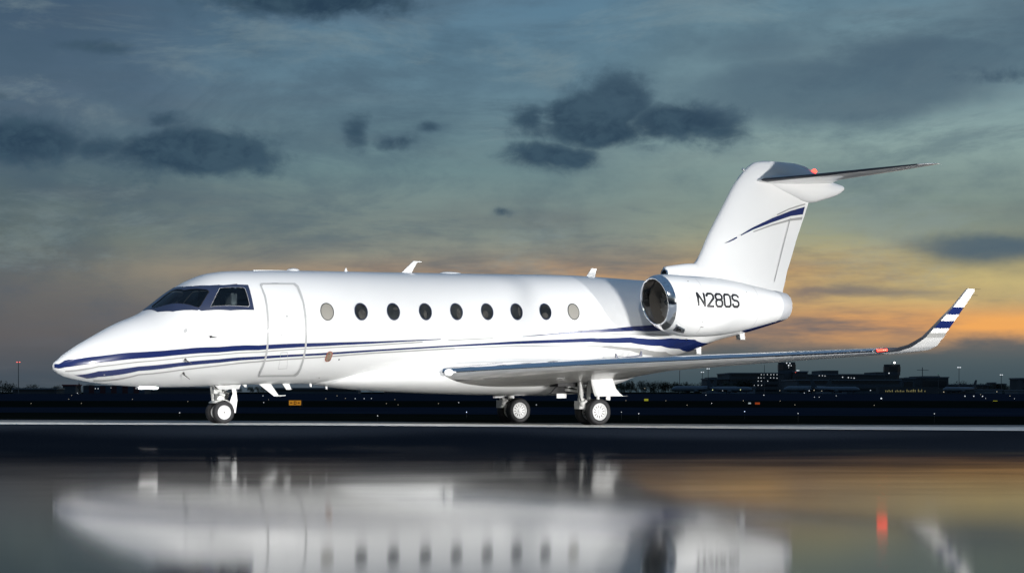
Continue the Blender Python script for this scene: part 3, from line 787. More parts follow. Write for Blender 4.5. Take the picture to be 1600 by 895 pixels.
fpatch('grey_stripe', M['grey'], [(1214, 335.2), (1235, 325.4), (1262, 317.4), (1262, 319.4), (1235, 327.4), (1215, 336.4)])
# rudder hinge line
fpatch('rudder_gap', M['seal'], [(1211.5, 440), (1213, 440), (1238, 340.5), (1236.8, 340.5)])
# dorsal air scoop at the foot of the fin
prof_body('dorsal_fillet', M['white'], [(14.80, 3.74, 3.3, .10), (15.1, 3.79, 3.2, .13), (15.5, 3.84, 3.2, .145), (15.9, 3.86, 3.2, .14), (16.4, 3.7, 3.2, .12)], fin, 28)
MB().lathe((14.795, 0, 3.56), (1, 0, 0), [(0, .07), (0, .115), (-.015, .125), (.03, .13)], 24).build('scoop_lip', M['chrome'], fin, smooth=True)
MB().lathe((14.79, 0, 3.56), (1, 0, 0), [(0, .001), (0, .10)], 24).build('scoop_opening', M['black'], fin)
bul = prof_body('tail_bullet', M['white'], [(17.35, 6.02, 5.96, .03), (17.6, 6.12, 5.88, .10), (18.1, 6.2, 5.76, .155), (18.7, 6.2, 5.62, .175), (19.25, 6.14, 5.50, .175), (19.8, 6.08, 5.62, .15), (20.15, 6.03, 5.73, .11), (20.34, 5.99, 5.83, .07), (20.41, 5.95, 5.88, .02)], fin, 32)
prof_body('tailplane_fairing', M['white'], [(17.45, 6.30, 6.0, .04), (17.8, 6.46, 6.0, .10), (18.54, 6.465, 5.95, .13), (19.1, 6.36, 5.95, .13), (19.6, 6.22, 5.95, .11), (20.0, 6.1, 5.9, .08)], fin, 28)
TS = [(17.45, .05, 5.955, 2.45, .065, -.02), (17.72, .5, 5.965, 2.1, .06, -.045), (18.3, 1.5, 6.005, 1.65, .06, -.05), (18.95, 2.65, 6.06, 1.15, .065, -.05), (19.49, 3.6, 6.105, .62, .07, -.05), (19.66, 3.78, 6.115, .46, .07, -.05), (19.90, 3.88, 6.12, .16, .05, -.05)]
for sgn in (1, -1):
    rows = surf_loft(TS, sgn, 16, 5)
    tle = lambda i, j: 2 <= i < 21 and 9 <= j < 19
    tp = cells('tailplane', rows, lambda i, j: not tle(i, j), M['white'], JET, cap=True)
    cells('leading_edge', rows, tle, M['navymet'], tp)
MB().ball((19.42, -.02, 6.30), .05, 12, (1.5, 1, 1.1)).build('beacon_light', M['redlens'], fin, smooth=True)
MB().tube((17.20, 0, 6.2), (17.16, 0, 6.23), .03, n=10).build('fin_camera', M['lamp'], fin, smooth=True)

# ---- engines
NC = [(0, .555, 2.775), (.1, .60, 2.765), (.3, .655, 2.74), (.6, .685, 2.705), (.95, .692, 2.688), (1.4, .682, 2.688), (1.9, .64, 2.695), (2.4, .56, 2.705), (2.9, .465, 2.72), (3.3, .385, 2.735), (3.62, .325, 2.745), (3.88, .295, 2.75)]
XE = 13.05
def make_engine(sg):
    yc = -2.1*sg
    def ns_(s, q): 
        r, zc = interp(NC, s, 1), interp(NC, s, 2)
        return Vector((XE+s+.10*math.cos(q)*(-1)*max(0, 1-s/1.2), yc-sg*r*math.sin(q), zc+r*math.cos(q)))
    def nn_(s, q):
        e = .01; n = (ns_(s, q+e)-ns_(s, q-e)).cross(ns_(s+e, q)-ns_(max(0, s-e), q)); n.normalize()
        c = Vector((XE+s, yc, interp(NC, s, 2)))
        return n if n.dot(ns_(s, q)-c) > 0 else -n
    v = []; f = []; NS, NQ = 80, 96
    for i in range(NS+1):
        s = .10+(3.40-.10)*i/NS
        for j in range(NQ): v.append(ns_(s, 2*math.pi*j/NQ))
    for i in range(NS):
        for j in range(NQ): f.append((i*NQ+j, (i+1)*NQ+j, (i+1)*NQ+(j+1) % NQ, i*NQ+(j+1) % NQ))
    nac = mesh_obj('engine_nacelle', v, f, M['white'], JET, recalc=True)
    def ring(name, m, prof, n=96):
        v = []; f = []
        for (s, dr) in prof:
            for j in range(n):
                q = 2*math.pi*j/n; p = ns_(max(0, s), q); c = Vector((p.x, yc, interp(NC, max(0, s), 2)))
                v.append(c+(p-c)*((interp(NC, max(0, s), 1)+dr)/interp(NC, max(0, s), 1))+Vector((min(0, s), 0, 0)))
        for i in range(len(prof)-1):
            for j in range(n): f.append((i*n+j, (i+1)*n+j, (i+1)*n+(j+1) % n, i*n+(j+1) % n))
        return mesh_obj(name, v, f, m, nac, recalc=True)
    ring('intake_lip', M['chrome'], [(.15, .004), (.12, .004), (.1, .004), (.05, .0), (.01, -.012), (-.015, -.022), (-.02, -.035), (-.012, -.05), (.02, -.066), (.1, -.10), (.2, -.135)])
    # duct, fan and spinner
    MB().lathe((XE, yc, 2.765), (1, 0, 0), [(.19, .505), (.4, .50), (.64, .50)], 64).build('intake_duct', M['duct'], nac, smooth=True)
    fb = MB()
    for k in range(22):
        q = 2*math.pi*k/22
        pts = []
        for rr_, tw, w_ in ((.12, .9, .05), (.28, .65, .07), (.49, .35, .085)):
            for s_ in (-1, 1):
                a = q+s_*w_/rr_*math.cos(tw)*.9
                pts.append(Vector((XE+.50+s_*w_*math.sin(tw), yc+rr_*math.sin(a), 2.765+rr_*math.cos(a))))
        fb.add(pts, [(0, 1, 3, 2), (2, 3, 5, 4)])
    fb.build('fan_blade', M['fan'], nac, smooth=True)
    MB().lathe((XE, yc, 2.765), (1, 0, 0), [(.24, .001), (.28, .04), (.36, .09), (.48, .13), (.56, .14)], 32).build('fan_spinner', M['hyd'], nac, smooth=True)
    MB().lathe((XE, yc, 2.765), (1, 0, 0), [(.62, .001), (.62, .49)], 32).build('fan_backing', M['black'], nac)
    MB().lathe((XE, yc, 2.75), (1, 0, 0), [(3.40, .362), (3.70, .315), (3.70, .29), (3.5, .29), (3.3, .27)], 64).build('exhaust_nozzle', M['nozz'], nac, smooth=True)
    MB().lathe((XE, yc, 2.75), (1, 0, 0), [(3.4, .001), (3.4, .28)], 32).build('exhaust_opening', M['black'], nac)
    # pylon
    rows = []
    for k in range(5):
        yy = -sg*(.7+1.0*k/4)
        rows.append([Vector((13.7+fx*3.0, yy, 2.78+fy*1.0)) for fx, fy in foil(14, .22)])
    rows_mesh('engine_pylon', rows, (0, 28), M['white'], nac)
    # registration letters on the outboard side
    def np_(u, v):
        k = (u-800)/FP; Yv = -3.0; best = None
        while Yv < -1.9:
            x = (k*(D0+Yv*ca)-U0+Yv*sa)/(ca-k*sa); D = D0+x*sa+Yv*ca; z = CH+(VH-v)*D/FP; s = x-XE
            r, zc = interp(NC, s, 1), interp(NC, s, 2)
            if math.hypot(Yv+2.1, z-zc) <= r: break
            Yv += .003
        return (s, math.atan2(-(Yv+2.1), z-zc))
    glyph = {'N': [[(0, 0), (0, 1)], [(0, 1), (1, 0)], [(1, 0), (1, 1)]],
             '2': [[(0, .78), (0, .86), (.22, 1), (.78, 1), (1, .86), (1, .62), (0, .0), (1, 0)]],
             '8': [[(.22, 1), (.78, 1), (1, .86), (1, .66), (.78, .53), (.22, .53), (0, .66), (0, .86), (.22, 1)], [(.22, .53), (0, .4), (0, .14), (.22, 0), (.78, 0), (1, .14), (1, .4), (.78, .53)]],
             '0': [[(.22, 1), (.78, 1), (1, .86), (1, .14), (.78, 0), (.22, 0), (0, .14), (0, .86), (.22, 1)]],
             'S': [[(1, .80), (1, .86), (.78, 1), (.22, 1), (0, .86), (0, .66), (.22, .54), (.78, .48), (1, .34), (1, .14), (.78, 0), (.22, 0), (0, .14), (0, .22)]]}
    A0, A1 = np_(1089.4, 457.6), np_(1152.2, 461.6); Bq = np_(1090, 477.0)
    s0, s1 = (A0[0], A1[0]); q0, q1 = Bq[1], A0[1]          # bottom, top angle
    span = s1-s0; cw = span/(5+4*.40); ch = abs(q0-q1)
    word = 'N280S'
    for k, chh in enumerate(word):
        cx = s0+k*cw*1.40
        if sg == -1: cx = s0+(4-k)*cw*1.40
        sw_ = .028
        polys = []
        for stroke in glyph[chh]:
            pts = [((cx+(px if sg == 1 else 1-px)*cw), py*ch*.685) for px, py in stroke]
            for a, b2 in zip(pts, pts[1:]):
                d = Vector((b2[0]-a[0], b2[1]-a[1])); L = d.length; d.normalize(); nn = Vector((-d.y, d.x))*sw_
                e0 = Vector(a)-d*sw_*.5; e1 = Vector(b2)+d*sw_*.5
                polys.append([tuple(e0+nn), tuple(e1+nn), tuple(e1-nn), tuple(e0-nn)])
        P2 = [[(x, q0-y/.685) for x, y in p] for p in polys]
        patch('registration_letter', M['letter'], nac, P2, off=.004, h=.05, sy=.685, S=ns_, N=nn_)
    # small latches and drain marks
    if sg == 1:
        for u, v, r in ((1077, 439.5, .018), (1077.5, 465.5, .012), (1166, 456, .014), (1168.5, 469.5, .012), (1098, 491.6, .010), (1104, 491.6, .010), (1096.5, 503, .012), (1102.5, 503, .012)):
            s_, q_ = np_(u, v); patch('cowl_latch', M['hyd'], nac, [[(s_+r*math.cos(w*.785), q_+r/.685*.8*math.sin(w*.785)) for w in range(8)]], off=.003, h=.05, sy=.685, S=ns_, N=nn_)
        s_, q_ = np_(1096, 510.8); patch('cowl_vent', M['hyd'], nac, [[(s_-.05, q_-.012), (s_+.04, q_-.012), (s_+.04, q_+.012), (s_-.05, q_+.012)]], off=.003, h=.05, sy=.685, S=ns_, N=nn_)
        # lower cowl intake scoop
        s_, q_ = .2, math.pi*.84
        patch('cowl_scoop', M['chrome'], nac, [[(.24, q_-.20), (.5, q_-.10), (.56, q_+.12), (.26, q_+.16)]], off=.012, thick=.01, h=.06, sy=.685, S=ns_, N=nn_)
        patch('scoop_mouth', M['black'], nac, [[(.30, q_-.08), (.42, q_-.05), (.45, q_+.07), (.32, q_+.09)]], off=.016, h=.06, sy=.685, S=ns_, N=nn_)
        for ss in (.9, 2.55):
            patch('panel_gap', M['seal'], nac, [[(ss, .5), (ss+.008, .5), (ss+.008, 2.7), (ss, 2.7)]], off=.003, h=.08, sy=.685, S=ns_, N=nn_)
    return nac
make_engine(1); make_engine(-1)

# ---- landing gear
def wheel(c, r, w, parent, main):
    """tyre and rim about the y axis at c"""
    c = Vector(c)
    MB().lathe(c, (0, 1, 0), [(-w*.36, r*.60), (-w*.5, r*.72), (-w*.5, r*.85), (-w*.42, r*.95), (-w*.25, r*.995), (0, r), (w*.25, r*.995), (w*.42, r*.95), (w*.5, r*.85), (w*.5, r*.72), (w*.36, r*.60)], 48).build('tyre', M['tyre'], parent, smooth=True)
    rm = MB().m(0)
    for s in (-1, 1):
        prof = [(s*w*.10, .001), (s*w*.10, r*.03)] if False else []
        rm.lathe(c, (0, 1, 0), [(s*w*.30, r*.14), (s*w*.26, r*.20), (s*w*.26, r*.50), (s*w*.34, r*.545), (s*w*.40, r*.60), (s*w*.41, r*.635), (s*w*.34, r*.645)], 48)
        rm.lathe(c, (0, 1, 0), [(s*w*.38, .001), (s*w*.38, r*.10), (s*w*.30, r*.15)], 24)
    rm.m(1); k = 12 if main else 10
    for i in range(k):
        q = 2*math.pi*i/k+.1
        for s in (-1, 1):
            def fr(p):
                rad = p[0]; t2 = p[1]
                return c+Vector((rad*math.cos(q)-t2*math.sin(q), s*(w*.262+p[2]), rad*math.sin(q)+t2*math.cos(q)))
            if main: rm.box((r*.29, -r*.032, 0), (r*.47, r*.032, .004), fr)
            else: rm.box((r*.44, -r*.018, 0), (r*.485, r*.018, .004), fr)
    if not main:
        for s in (-1, 1): rm.lathe(c, (0, 1, 0), [(s*w*.385, .001), (s*w*.385, r*.07)], 16)
    rm.build('rim', [M['rim'], M['hyd']], parent, auto=35)
def gear_nose():
    x, z0 = 3.405, gz(3.405, 0); r = .232
    g = MB(); g.tube((x+.05, 0, z0+r), (x+.02, 0, .62), .042, n=14).tube((x+.02, 0, .52), (x, 0, 1.0), .07, n=16)
    g.tube((x+.05, -.22, z0+r), (x+.05, .22, z0+r), .035, n=10)
    g.tube((x-.10, 0, .55), (x-.14, 0, .86), .03).tube((x-.14, -.1, .86), (x+.05, -.05, .62), .022).tube((x+.06, .05, .60), (x+.22, .0, .9), .026)
    g.box((x-.12, -.10, .70), (x+.06, .10, .80)).box((x-.06, -.13, .58), (x+.10, .13, .66)).tube((x+.1, -.09, .78), (x+.2, -.09, .84), .045).tube((x-.02, -.12, .72), (x+.10, -.13, .66), .035)
    G = g.build('nose_gear', M['gear'], JET, auto=40)
    MB().prism([(x+.02, -.02, .56), (x+.16, -.02, .44), (x+.20, -.02, .46), (x+.06, -.02, .60)], (0, .04, 0)).prism([(x+.16, -.03, .44), (x+.09, -.03, .29), (x+.06, -.03, .31), (x+.13, -.03, .46)], (0, .06, 0)).build('torque_link', M['gear'], G)
    MB().box((x-.1, -.13, .815), (x+.12, .13, .93)).tube((x+.12, -.1, .55), (x+.2, -.1, .72), .02).tube((x+.05, -.12, .50), (x+.17, -.12, .56), .018).tube((x-.02, -.11, .67), (x+.16, -.12, .73), .014).tube((x-.08, -.12, .6), (x+.0, -.13, .70), .012).build('hydraulics', M['hyd'], G)
    for k in range(3): MB().path([(x+.06+.03*k, -.11, .52), (x+.16+.02*k, -.13, .60+.03*k), (x+.10+.02*k, -.12, .74), (x+.18, -.1, .86)], .009, 6).build('brake_hose', M['black'], G)
    # mudguard over the wheels and the forward-swept gear door
    md = MB(); pts = []
    for k in range(9):
        q = R(35+k*12); pts.append((math.cos(q)*(r+.035), math.sin(q)*(r+.035)))
    md.add([(x+.05+a, yy, z0+r+b_) for a, b_ in pts for yy in (-.2, .2)], [(2*k, 2*k+2, 2*k+3, 2*k+1) for k in range(8)])
    o = md.build('mudguard', M['white2'], G, smooth=True); o.modifiers.new('s', 'SOLIDIFY').thickness = .012
    MB().prism([(x+.24, -.10, .92), (x+.36, -.10, .90), (x+.40, -.10, .56), (x+.36, -.10, .30), (x+.31, -.10, .32), (x+.22, -.10, .50), (x+.30, -.10, .70)], (0, .018, 0)).build('gear_door', M['white'], G)
    MB().prism([(x-.15, -.24, .87), (x+.42, -.24, .89), (x+.36, -.28, .80), (x-.08, -.28, .79)], (0, .012, 0)).build('gear_door', M['white'], G)
    MB().ball((x-.04, -.2, .885), .035, 10).ball((x-.04, .2, .885), .035, 10).build('taxi_lamp', M['lamp'], G, smooth=True)
    for s in (-1, 1): wheel((x+.05, s*.19, z0+r), r, .15, G, False)
gear_nose()
def gear_main(sg):
    x = 11.62; yc = -1.72*sg; r = .30; z0 = gz(x, 0) if True else 0
    y0 = yc; zc = z0+r
    g = MB(); g.tube((x-.30, y0, .42), (x-.34, y0, 1.2), .062, n=14).tube((x-.30, y0, .44), (x-.30, y0, .60), .08, n=14)
    g.tube((x-.32, y0, .46), (x, y0, zc), .06, .05, n=12).tube((x, y0-.24, zc), (x, y0+.24, zc), .042, n=12)
    g.tube((x-.14, y0-.02, .40), (x-.08, y0, 1.15), .045, n=12)
    g.box((x-.42, y0-.11, .36), (x-.26, y0+.10, .54)).ball((x-.36, y0-.12, .48), .07, 10).ball((x-.22, y0-.12, .38), .06, 10).tube((x-.40, y0-.10, .38), (x-.24, y0-.11, .55), .035, n=8)
    G = g.build('main_gear', M['gear'], JET, auto=40)
    MB().path([(x-.30, y0-.09, .62), (x-.16, y0-.13, .52), (x-.06, y0-.1, .42)], .012, 6).path([(x-.40, y0-.07, 1.0), (x-.42, y0-.08, .7), (x-.36, y0-.1, .5)], .012, 6).path([(x-.2, y0-.1, .95), (x-.26, y0-.1, .7), (x-.2, y0-.1, .5)], .01, 6).build('brake_hose', M['black'], G)
    MB().box((x-.5, y0-.05+.3*sg, .84), (x+.1, y0+.02+.3*sg, .90)).tube((x-.55, y0+.5*sg, .80), (x-.18, y0, .74), .03).tube((x-.6, y0+.6*sg, 1.0), (x-.22, y0+.05, .78), .024).build('side_brace', M['gear'], G)
    MB().lathe((x, y0, zc), (0, 1, 0), [(-.08, .05), (-.08, .16), (.08, .16), (.08, .05)], 24).build('brake_pack', M['hyd'], G)
    for s in (-1, 1): wheel((x, y0+s*.21, zc), r, .205, G, True)
    # leg door: tall curved white plate outboard of the wheels
    yo = y0-sg*.36
    cols = [(1.22, -.30, .26), (1.08, -.31, .26), (.96, -.30, .30), (.82, -.26, .36), (.72, -.22, .46), (.655, -.19, .56), (.64, -.17, .70)]
    v = []
    for k, (z, xa, xb) in enumerate(cols):
        for s_ in range(7):
            xx = x+xa+(xb-xa)*s_/6; bow = -.05*math.sin(math.pi*min(1, (1.22-z)/.6))
            v.append((xx, yo-sg*bow*0+sg*(-.03+.10*abs(z-.9)), z if k < 6 else z+.012*s_/6))
    W = 7
    o = mesh_obj('leg_door', v, [(i*W+j, i*W+j+1, (i+1)*W+j+1, (i+1)*W+j) for i in range(len(cols)-1) for j in range(W-1)], M['white'], G)
    o.modifiers.new('s', 'SOLIDIFY').thickness = .02
    MB().box((x-.12, yo-.02, .575), (x-.07, yo+.02, .65)).box((x+.12, yo-.02, .56), (x+.22, yo+.02, .65)).build('door_bracket', M['white2'], G)
    # open wheel well and its inner door
    MB().box((x-.85, y0+sg*.45, .86), (x-.30, y0+sg*.10, 1.12)).build('wheel_well', M['black'], G)
    MB().box((x-.75, y0+sg*.3, .60), (x-.50, y0+sg*.33, .70)).build('inner_door', M['white'], G)
gear_main(1); gear_main(-1)
# black wheel-well opening on the flank of the belly fairing
MB().prism([(10.75, -1.33, .70), (10.95, -1.36, .90), (11.2, -1.38, 1.02), (11.95, -1.38, 1.02), (11.95, -1.33, .72)], (0, .04, 0)).build('wheel_well', M['black'], JET)
# tail end of the pale belly skin behind the wheel well
# ---- small parts on the fuselage
def top_blade(name, x, pts, m=M['white'], y=0, th=.02):
    MB().prism([(x+a, y-th/2, z) for a, z in pts], (0, th, 0)).build(name, m, JET)
top_blade('blade_antenna', 7.68, [(0, 3.33), (.26, 3.33), (.42, 3.60), (.53, 3.61), (.53, 3.63), (.33, 3.63)])
top_blade('blade_antenna', 12.55, [(0, 3.40), (.26, 3.40), (.30, 3.62), (.17, 3.63)])
top_blade('whip_antenna', 6.32, [(0, 3.33), (.08, 3.33), (.05, 3.42), (.03, 3.42)])
for x, w_, h_ in ((5.12, .14, .05), (8.95, .28, .045), (10.35, .08, .03), (15.0, .0, .0)):
    if w_: MB().ball((x, 0, 3.325 if x < 6 else 3.38), 1, 16, (w_, .12, h_)).build('dome_antenna', M['white'], JET, smooth=True)
top_blade('roof_strip', 4.2, [(0, 3.288), (.9, 3.306), (.9, 3.325), (.0, 3.305)], M['white2'], th=.05)
top_blade('blade_antenna', 4.32, [(0, .91), (.28, .91), (.46, .665), (.62, .672), (.62, .655), (.36, .648)])
top_blade('blade_antenna', 4.86, [(0, .92), (.16, .92), (.22, .79), (.10, .785)])
top_blade('drain_mast', 3.95, [(0, .90), (.10, .90), (.10, .84), (.06, .84)])
top_blade('drain_mast', 5.48, [(0, .95), (.06, .95), (.07, .85), (.03, .85)])
top_blade('drain_mast', 5.86, [(0, .95), (.06, .95), (.06, .80), (.02, .80)])
MB().box((1.66, -.10, .795), (2.06, .10, .85)).build('belly_lamp', M['lamp'], JET)
top_blade('tail_antenna', 16.98, [(0, 2.28), (.16, 2.36), (.20, 2.02), (.06, 2.02)], th=.16)
top_blade('drain_mast', 15.72, [(0, 1.95), (.16, 1.95), (.16, 1.66), (.03, 1.66)], th=.05)
MB().ball((16.7, -.1, 2.16), .05, 10, (2, .8, .7)).build('tail_lamp', M['lamp'], JET, smooth=True)
dot('nose_port', 289.8, 516.3, .042, M['seal'], .006)
for u, v, a_ in ((329, 525.8, .0), (289.5, 561.2, .5), (286.5, 582, .8)):
    x, th = on_hull(u, v); p = hull(x, th); n_ = hull_n(x, th)
    MB().tube(p, p+n_*.07, .022, .016, 10).tube(p+n_*.06, p+n_*.07+Vector((.12, 0, -.02-a_*.08)), .013, .005, 8).build('pitot_probe', M['hyd'] if a_ else M['black'], JET, smooth=True)
def capsule(u, v, r, hgt, tilt):
    x, th = on_hull(u, v); n_ = 12; o = []
    for k in range(n_+1):
        q = math.pi*k/n_; o.append((math.cos(q)*r, -hgt-math.sin(q)*r))
    for k in range(n_+1):
        q = math.pi+math.pi*k/n_; o.append((math.cos(q)*r, hgt-math.sin(q)*r))
    return [(x+a*math.cos(tilt)-b_*math.sin(tilt), th+(a*math.sin(tilt)+b_*math.cos(tilt))/1.15) for a, b_ in o]
cp = capsule(513.5, 556.6, .07, .055, .1)
ro = patch('static_port_plate', M['redplate'], JET, [cp], off=.013, h=.04)
patch('plate_face', M['brass'], ro, [capsule(513.5, 556.6, .052, .055, .1)], off=.016, h=.04)
for v in (551.8, 562): dot('static_port', 513.6, v, .014, M['black'], .018, ro)
dot('drain_hole', 529.5, 561.3, .017, M['black'])
dot('drain_hole', 498.5, 589.6, .012, M['black'])
for u, v in ((204, 598.6), (163, 584.5)): dot('nose_latch', u, v, .016, M['seal'], .012)
# panel gap rings round the fuselage
for x, a0, a1 in ():
    patch('panel_gap', M['ltgrey'], JET, [[(x, a0), (x+.005, a0), (x+.005, a1), (x, a1)]], off=.002, h=.07)

# ------------------------------------------------------------------ background field
def zat(v, D): return CH+(VH-v)*D/FP
def frame_at(u, D):
    """local frame: x to the right, y away, at that spot on the field"""
    o = far(u, D)
    return lambda p: Vector((o.x, o.y, 0))+RGT*p[0]+FWD*p[1]+Vector((0, 0, p[2]))
def building(name, label, cat, u0, u1, vtop, D, depth, m=BG['wall'], roof=None, lights=(), steps=(), rows=None, group=None):
    W = (u1-u0)/FP*D; uc = (u0+u1)/2; fr = frame_at(uc, D)
    root = empty(name, frame_at(uc, D)((0, 0, 0))); tag(root, label, cat, group)
    H_ = zat(vtop, D)
    w = MB().box((-W/2, 0, -.1), (W/2, depth, H_-.6), fr).build('wall', m, root)
    MB().box((-W/2-.4, -.4, H_-.6), (W/2+.4, depth+.4, H_), fr).build('roof', roof or BG['roof'], root)
    for (a, b_, vt) in steps:
        xa, xb = (a-uc)/FP*D, (b_-uc)/FP*D
        MB().box((xa, 2, H_+.002), (xb, depth-2, zat(vt, D)), fr).build('roof_block', m, root)
    # dark glazing bands with mullions
    nfl = rows if rows is not None else max(1, int(H_/4))
    for k in range(nfl):
        z0 = H_*(k+.35)/nfl; z1 = z0+H_/nfl*.4
        MB().box((-W/2+1, -.05, z0), (W/2-1, -.004, min(z1, H_-.8)), fr).build('window_band', BG['dkglass'], root)
    for (u, v, s, mm) in lights:
        x = (u-uc)/FP*D; z = zat(v, D); r = s*D/FP*.5
        MB().box((x-r, -.35, z-r), (x+r, -.06, z+r), fr).build('lit_window', mm, root)
    return root
L1 = [(u, v, 1.0, BG['cool']) for u, v in ((1189.5, 585), (1194, 585), (1199, 585), (1204.5, 585), (1209, 585), (1214, 585), (1185, 590), (1189, 590), (1194, 590), (1204, 590), (1209, 590), (1214, 590.4), (1184.5, 595), (1189.5, 595), (1199.5, 595), (1178.5, 601.6), (1184.5, 601.6), (1190, 601.6))]
building('terminal', 'long dark terminal with rows of lit windows left of the control tower', 'terminal', 1140, 1218, 582, 1000, 60, BG['wall'], lights=L1, rows=4, steps=())
building('terminal_wing', 'lower stepped end of the terminal beside the trees', 'building', 1108, 1139, 590.5, 1000, 40, BG['wall'], steps=((1112, 1121, 589),), rows=2)
building('concourse', 'wide concourse with pale curved roof line between the two towers', 'concourse', 1245, 1408, 592.5, 900, 50, BG['wall2'], BG['roof'], rows=2,
         lights=[(1360, 609.5, 1.1, BG['cool']), (1374, 609.7, .9, BG['warm']), (1379, 609.6, 1., BG['cool']), (1389, 609.8, .9, BG['warm'])])
building('upper_concourse', 'set-back upper terminal block with small lit windows above the concourse', 'building', 1232, 1384, 584, 1050, 40, BG['wall'], rows=1, steps=((1285, 1311, 578.5), (1370, 1383, 581)),
         lights=[(1280, 586.5, .9, BG['cool']), (1285, 586.6, 1., BG['cool']), (1289, 587, .9, BG['cool']), (1316.5, 589, 1.3, BG['cool']), (1325.5, 589.6, 1.3, BG['cool']), (1334.5, 590.4, 1.3, BG['cool']), (1330, 590, .8, BG['cool'])])
building('low_hangar', 'low dark hangar right of the square tower', 'hangar', 1409, 1429, 590, 980, 40, BG['wall2'], rows=1)
building('cargo_building', 'dark cargo building under the crane', 'building', 1438, 1482, 588.5, 1000, 40, BG['wall'], rows=1, steps=((1444, 1470, 587.2),), lights=[(1474.5, 612, 1., BG['warm'])])
building('service_building', 'long low service building below the left lamp mast on the right', 'building', 1483, 1545, 600, 1020, 30, BG['wall'], rows=1)
building('pale_hangar', 'small pale roofed hangar near the right edge', 'hangar', 1540, 1566, 614-6.2, 900, 20, BG['paint'], rows=0)
building('distant_block', 'small distant square block on the skyline at the right', 'building', 1561, 1572, 599, 1250, 15, BG['wall2'], rows=1)
building('distant_block', 'tiny roof turret on the skyline left of the distant square block', 'building', 1551, 1556, 597, 1250, 15, BG['wall'], rows=1)
building('edge_tower_block', 'dark block cut by the right edge of the view', 'building', 1595, 1640, 590, 900, 20, BG['wall'], rows=2)
building('pale_hangar', 'pale low hangar roof at the far right edge', 'hangar', 1589, 1640, 608.5, 820, 20, BG['paint'], rows=0)
building('apron_shed', 'low bluish shed beside the parked airliners left of the control tower', 'shed', 1104, 1150, 602.5, 930, 20, BG['paint'], rows=0)
building('service_shed', 'low dark shed under the left part of the wing tip trees', 'shed', 1152, 1180, 604, 900, 20, BG['paint'], rows=1)
building('service_shed', 'small bluish shed between the towers with a lamp on its front', 'shed', 1286, 1323, 606.5, 840, 20, BG['paint'], rows=0)
# warm glazed ground floor strip
bt = empty('lit_arcade', far(1425, 860)); tag(bt, 'low arcade with a row of dim yellow windows beneath the square tower', 'arcade')
fr = frame_at(1420, 860)
MB().box((-(46/FP*860), 0, -.1), (46/FP*860, 8, 3.0), fr).build('wall', BG['wall'], bt)
for k in range(26):
    x = ((1384+k*2.55)-1420)/FP*860; hh = random.uniform(.5, 1.2)
    if k % 7 == 5 or k > 22 and k % 2: continue
    MB().box((x-.16, -.10, .75), (x+.16, -.01, .75+hh), fr).build('lit_window', BG['yellow'], bt)
# the two towers
def tower(label, u0, u1, vt, D, lamp):
    uc = (u0+u1)/2; W = (u1-u0)/FP*D; fr = frame_at(uc, D); root = empty('control_tower', fr((0, 0, 0))); tag(root, label, 'control tower')
    Hh = zat(vt, D)
    def octo(w, z0, z1, b):
        q = w/2; c = q*.45
        return b.prism([fr(p) for p in ((-q, c+q-c*0-q+c, z0), (-q, q+q-c, z0), (-q+c, 2*q, z0), (q-c, 2*q, z0), (q, 2*q-c, z0), (q, c, z0), (q-c, 0, z0), (-q+c, 0, z0))], (0, 0, z1-z0))
    octo(W*.84, -.1, Hh*.62, MB()).build('shaft', BG['wall'], root)
    octo(W*.98, Hh*.622, Hh*.74, MB()).build('gallery', BG['wall2'], root)
    octo(W*1.02, Hh*.742, Hh*.93, MB()).build('cab_glazing', BG['dkglass'], root)
    octo(W*.96, Hh*.932, Hh, MB()).build('roof', BG['wall'], root)
    MB().tube(fr((0, W/2, Hh+.002)), fr((0, W/2, Hh+1.5)), .15, n=6).build('roof_mast', BG['pole'], root)
    for (u, v, s, mm) in lamp:
        x = (u-uc)/FP*D; z = zat(v, D); r = s*D/FP*.5
        MB().ball(fr((x, -.6, z)), r, 8).build('lamp', mm, root)
    return root
tower('dark control tower with a cluster of white lamps at its top, behind the wing', 1218, 1244, 565.5, 960, [(1229, 567, 1.9, BG['cool']), (1234, 567.4, 1.7, BG['cool']), (1232, 570.6, 2.2, BG['cool']), (1236, 571, 1.4, BG['cool']), (1232, 574, 1., BG['cool'])])
tower('square dark tower with a bright white lamp on its roof', 1384, 1408, 569, 960, [(1397.4, 566.4, 3.0, BG['white']), (1388.7, 582.8, 1.8, BG['cool'])])
building('tower_annex', 'annex of the control tower with a red and white lamp on its corner', 'building', 1240, 1262, 579.5, 955, 30, BG['wall'], rows=1, lights=[(1245.5, 578.6, 1.6, BG['cool']), (1248, 578.6, 1.3, BG['cool']), (1243, 580.8, 1.6, BG['red'])])
# left side: checkered building and houses
ck = empty('checkered_building', far(178, 700)); tag(ck, 'dim red and blue checkered building beneath the jet nose', 'building')
fr = frame_at(178, 700); Wc = 96/FP*700; Hc = zat(602, 700)
MB().box((-Wc/2, 0, -.1), (Wc/2, 12, Hc), fr).build('wall', BG['wall'], ck)
for i in range(11):
    for j in range(2):
        if (i+j) % 2: continue
        x = -Wc/2+Wc*i/11; MB().box((x, -.06, Hc*(.08+.46*j)), (x+Wc/11, -.003, Hc*(.5+.46*j)), fr).build('check_panel', BG['checkr'] if j else BG['checkb'], ck)
        x2 = x+Wc/11
        if i < 10: MB().box((x2+.01, -.06, Hc*(.08+.46*j)), (x2+Wc/11-.01, -.003, Hc*(.5+.46*j)), fr).build('check_panel', BG['checkb'] if j else BG['checkr'], ck)
building('red_roof_house', 'low house with a dim red roof left of the jet nose', 'house', 98, 118, 600.5, 900, 12, BG['wall2'], mat('red_roof', (.14, .02, .03), .7), rows=0)
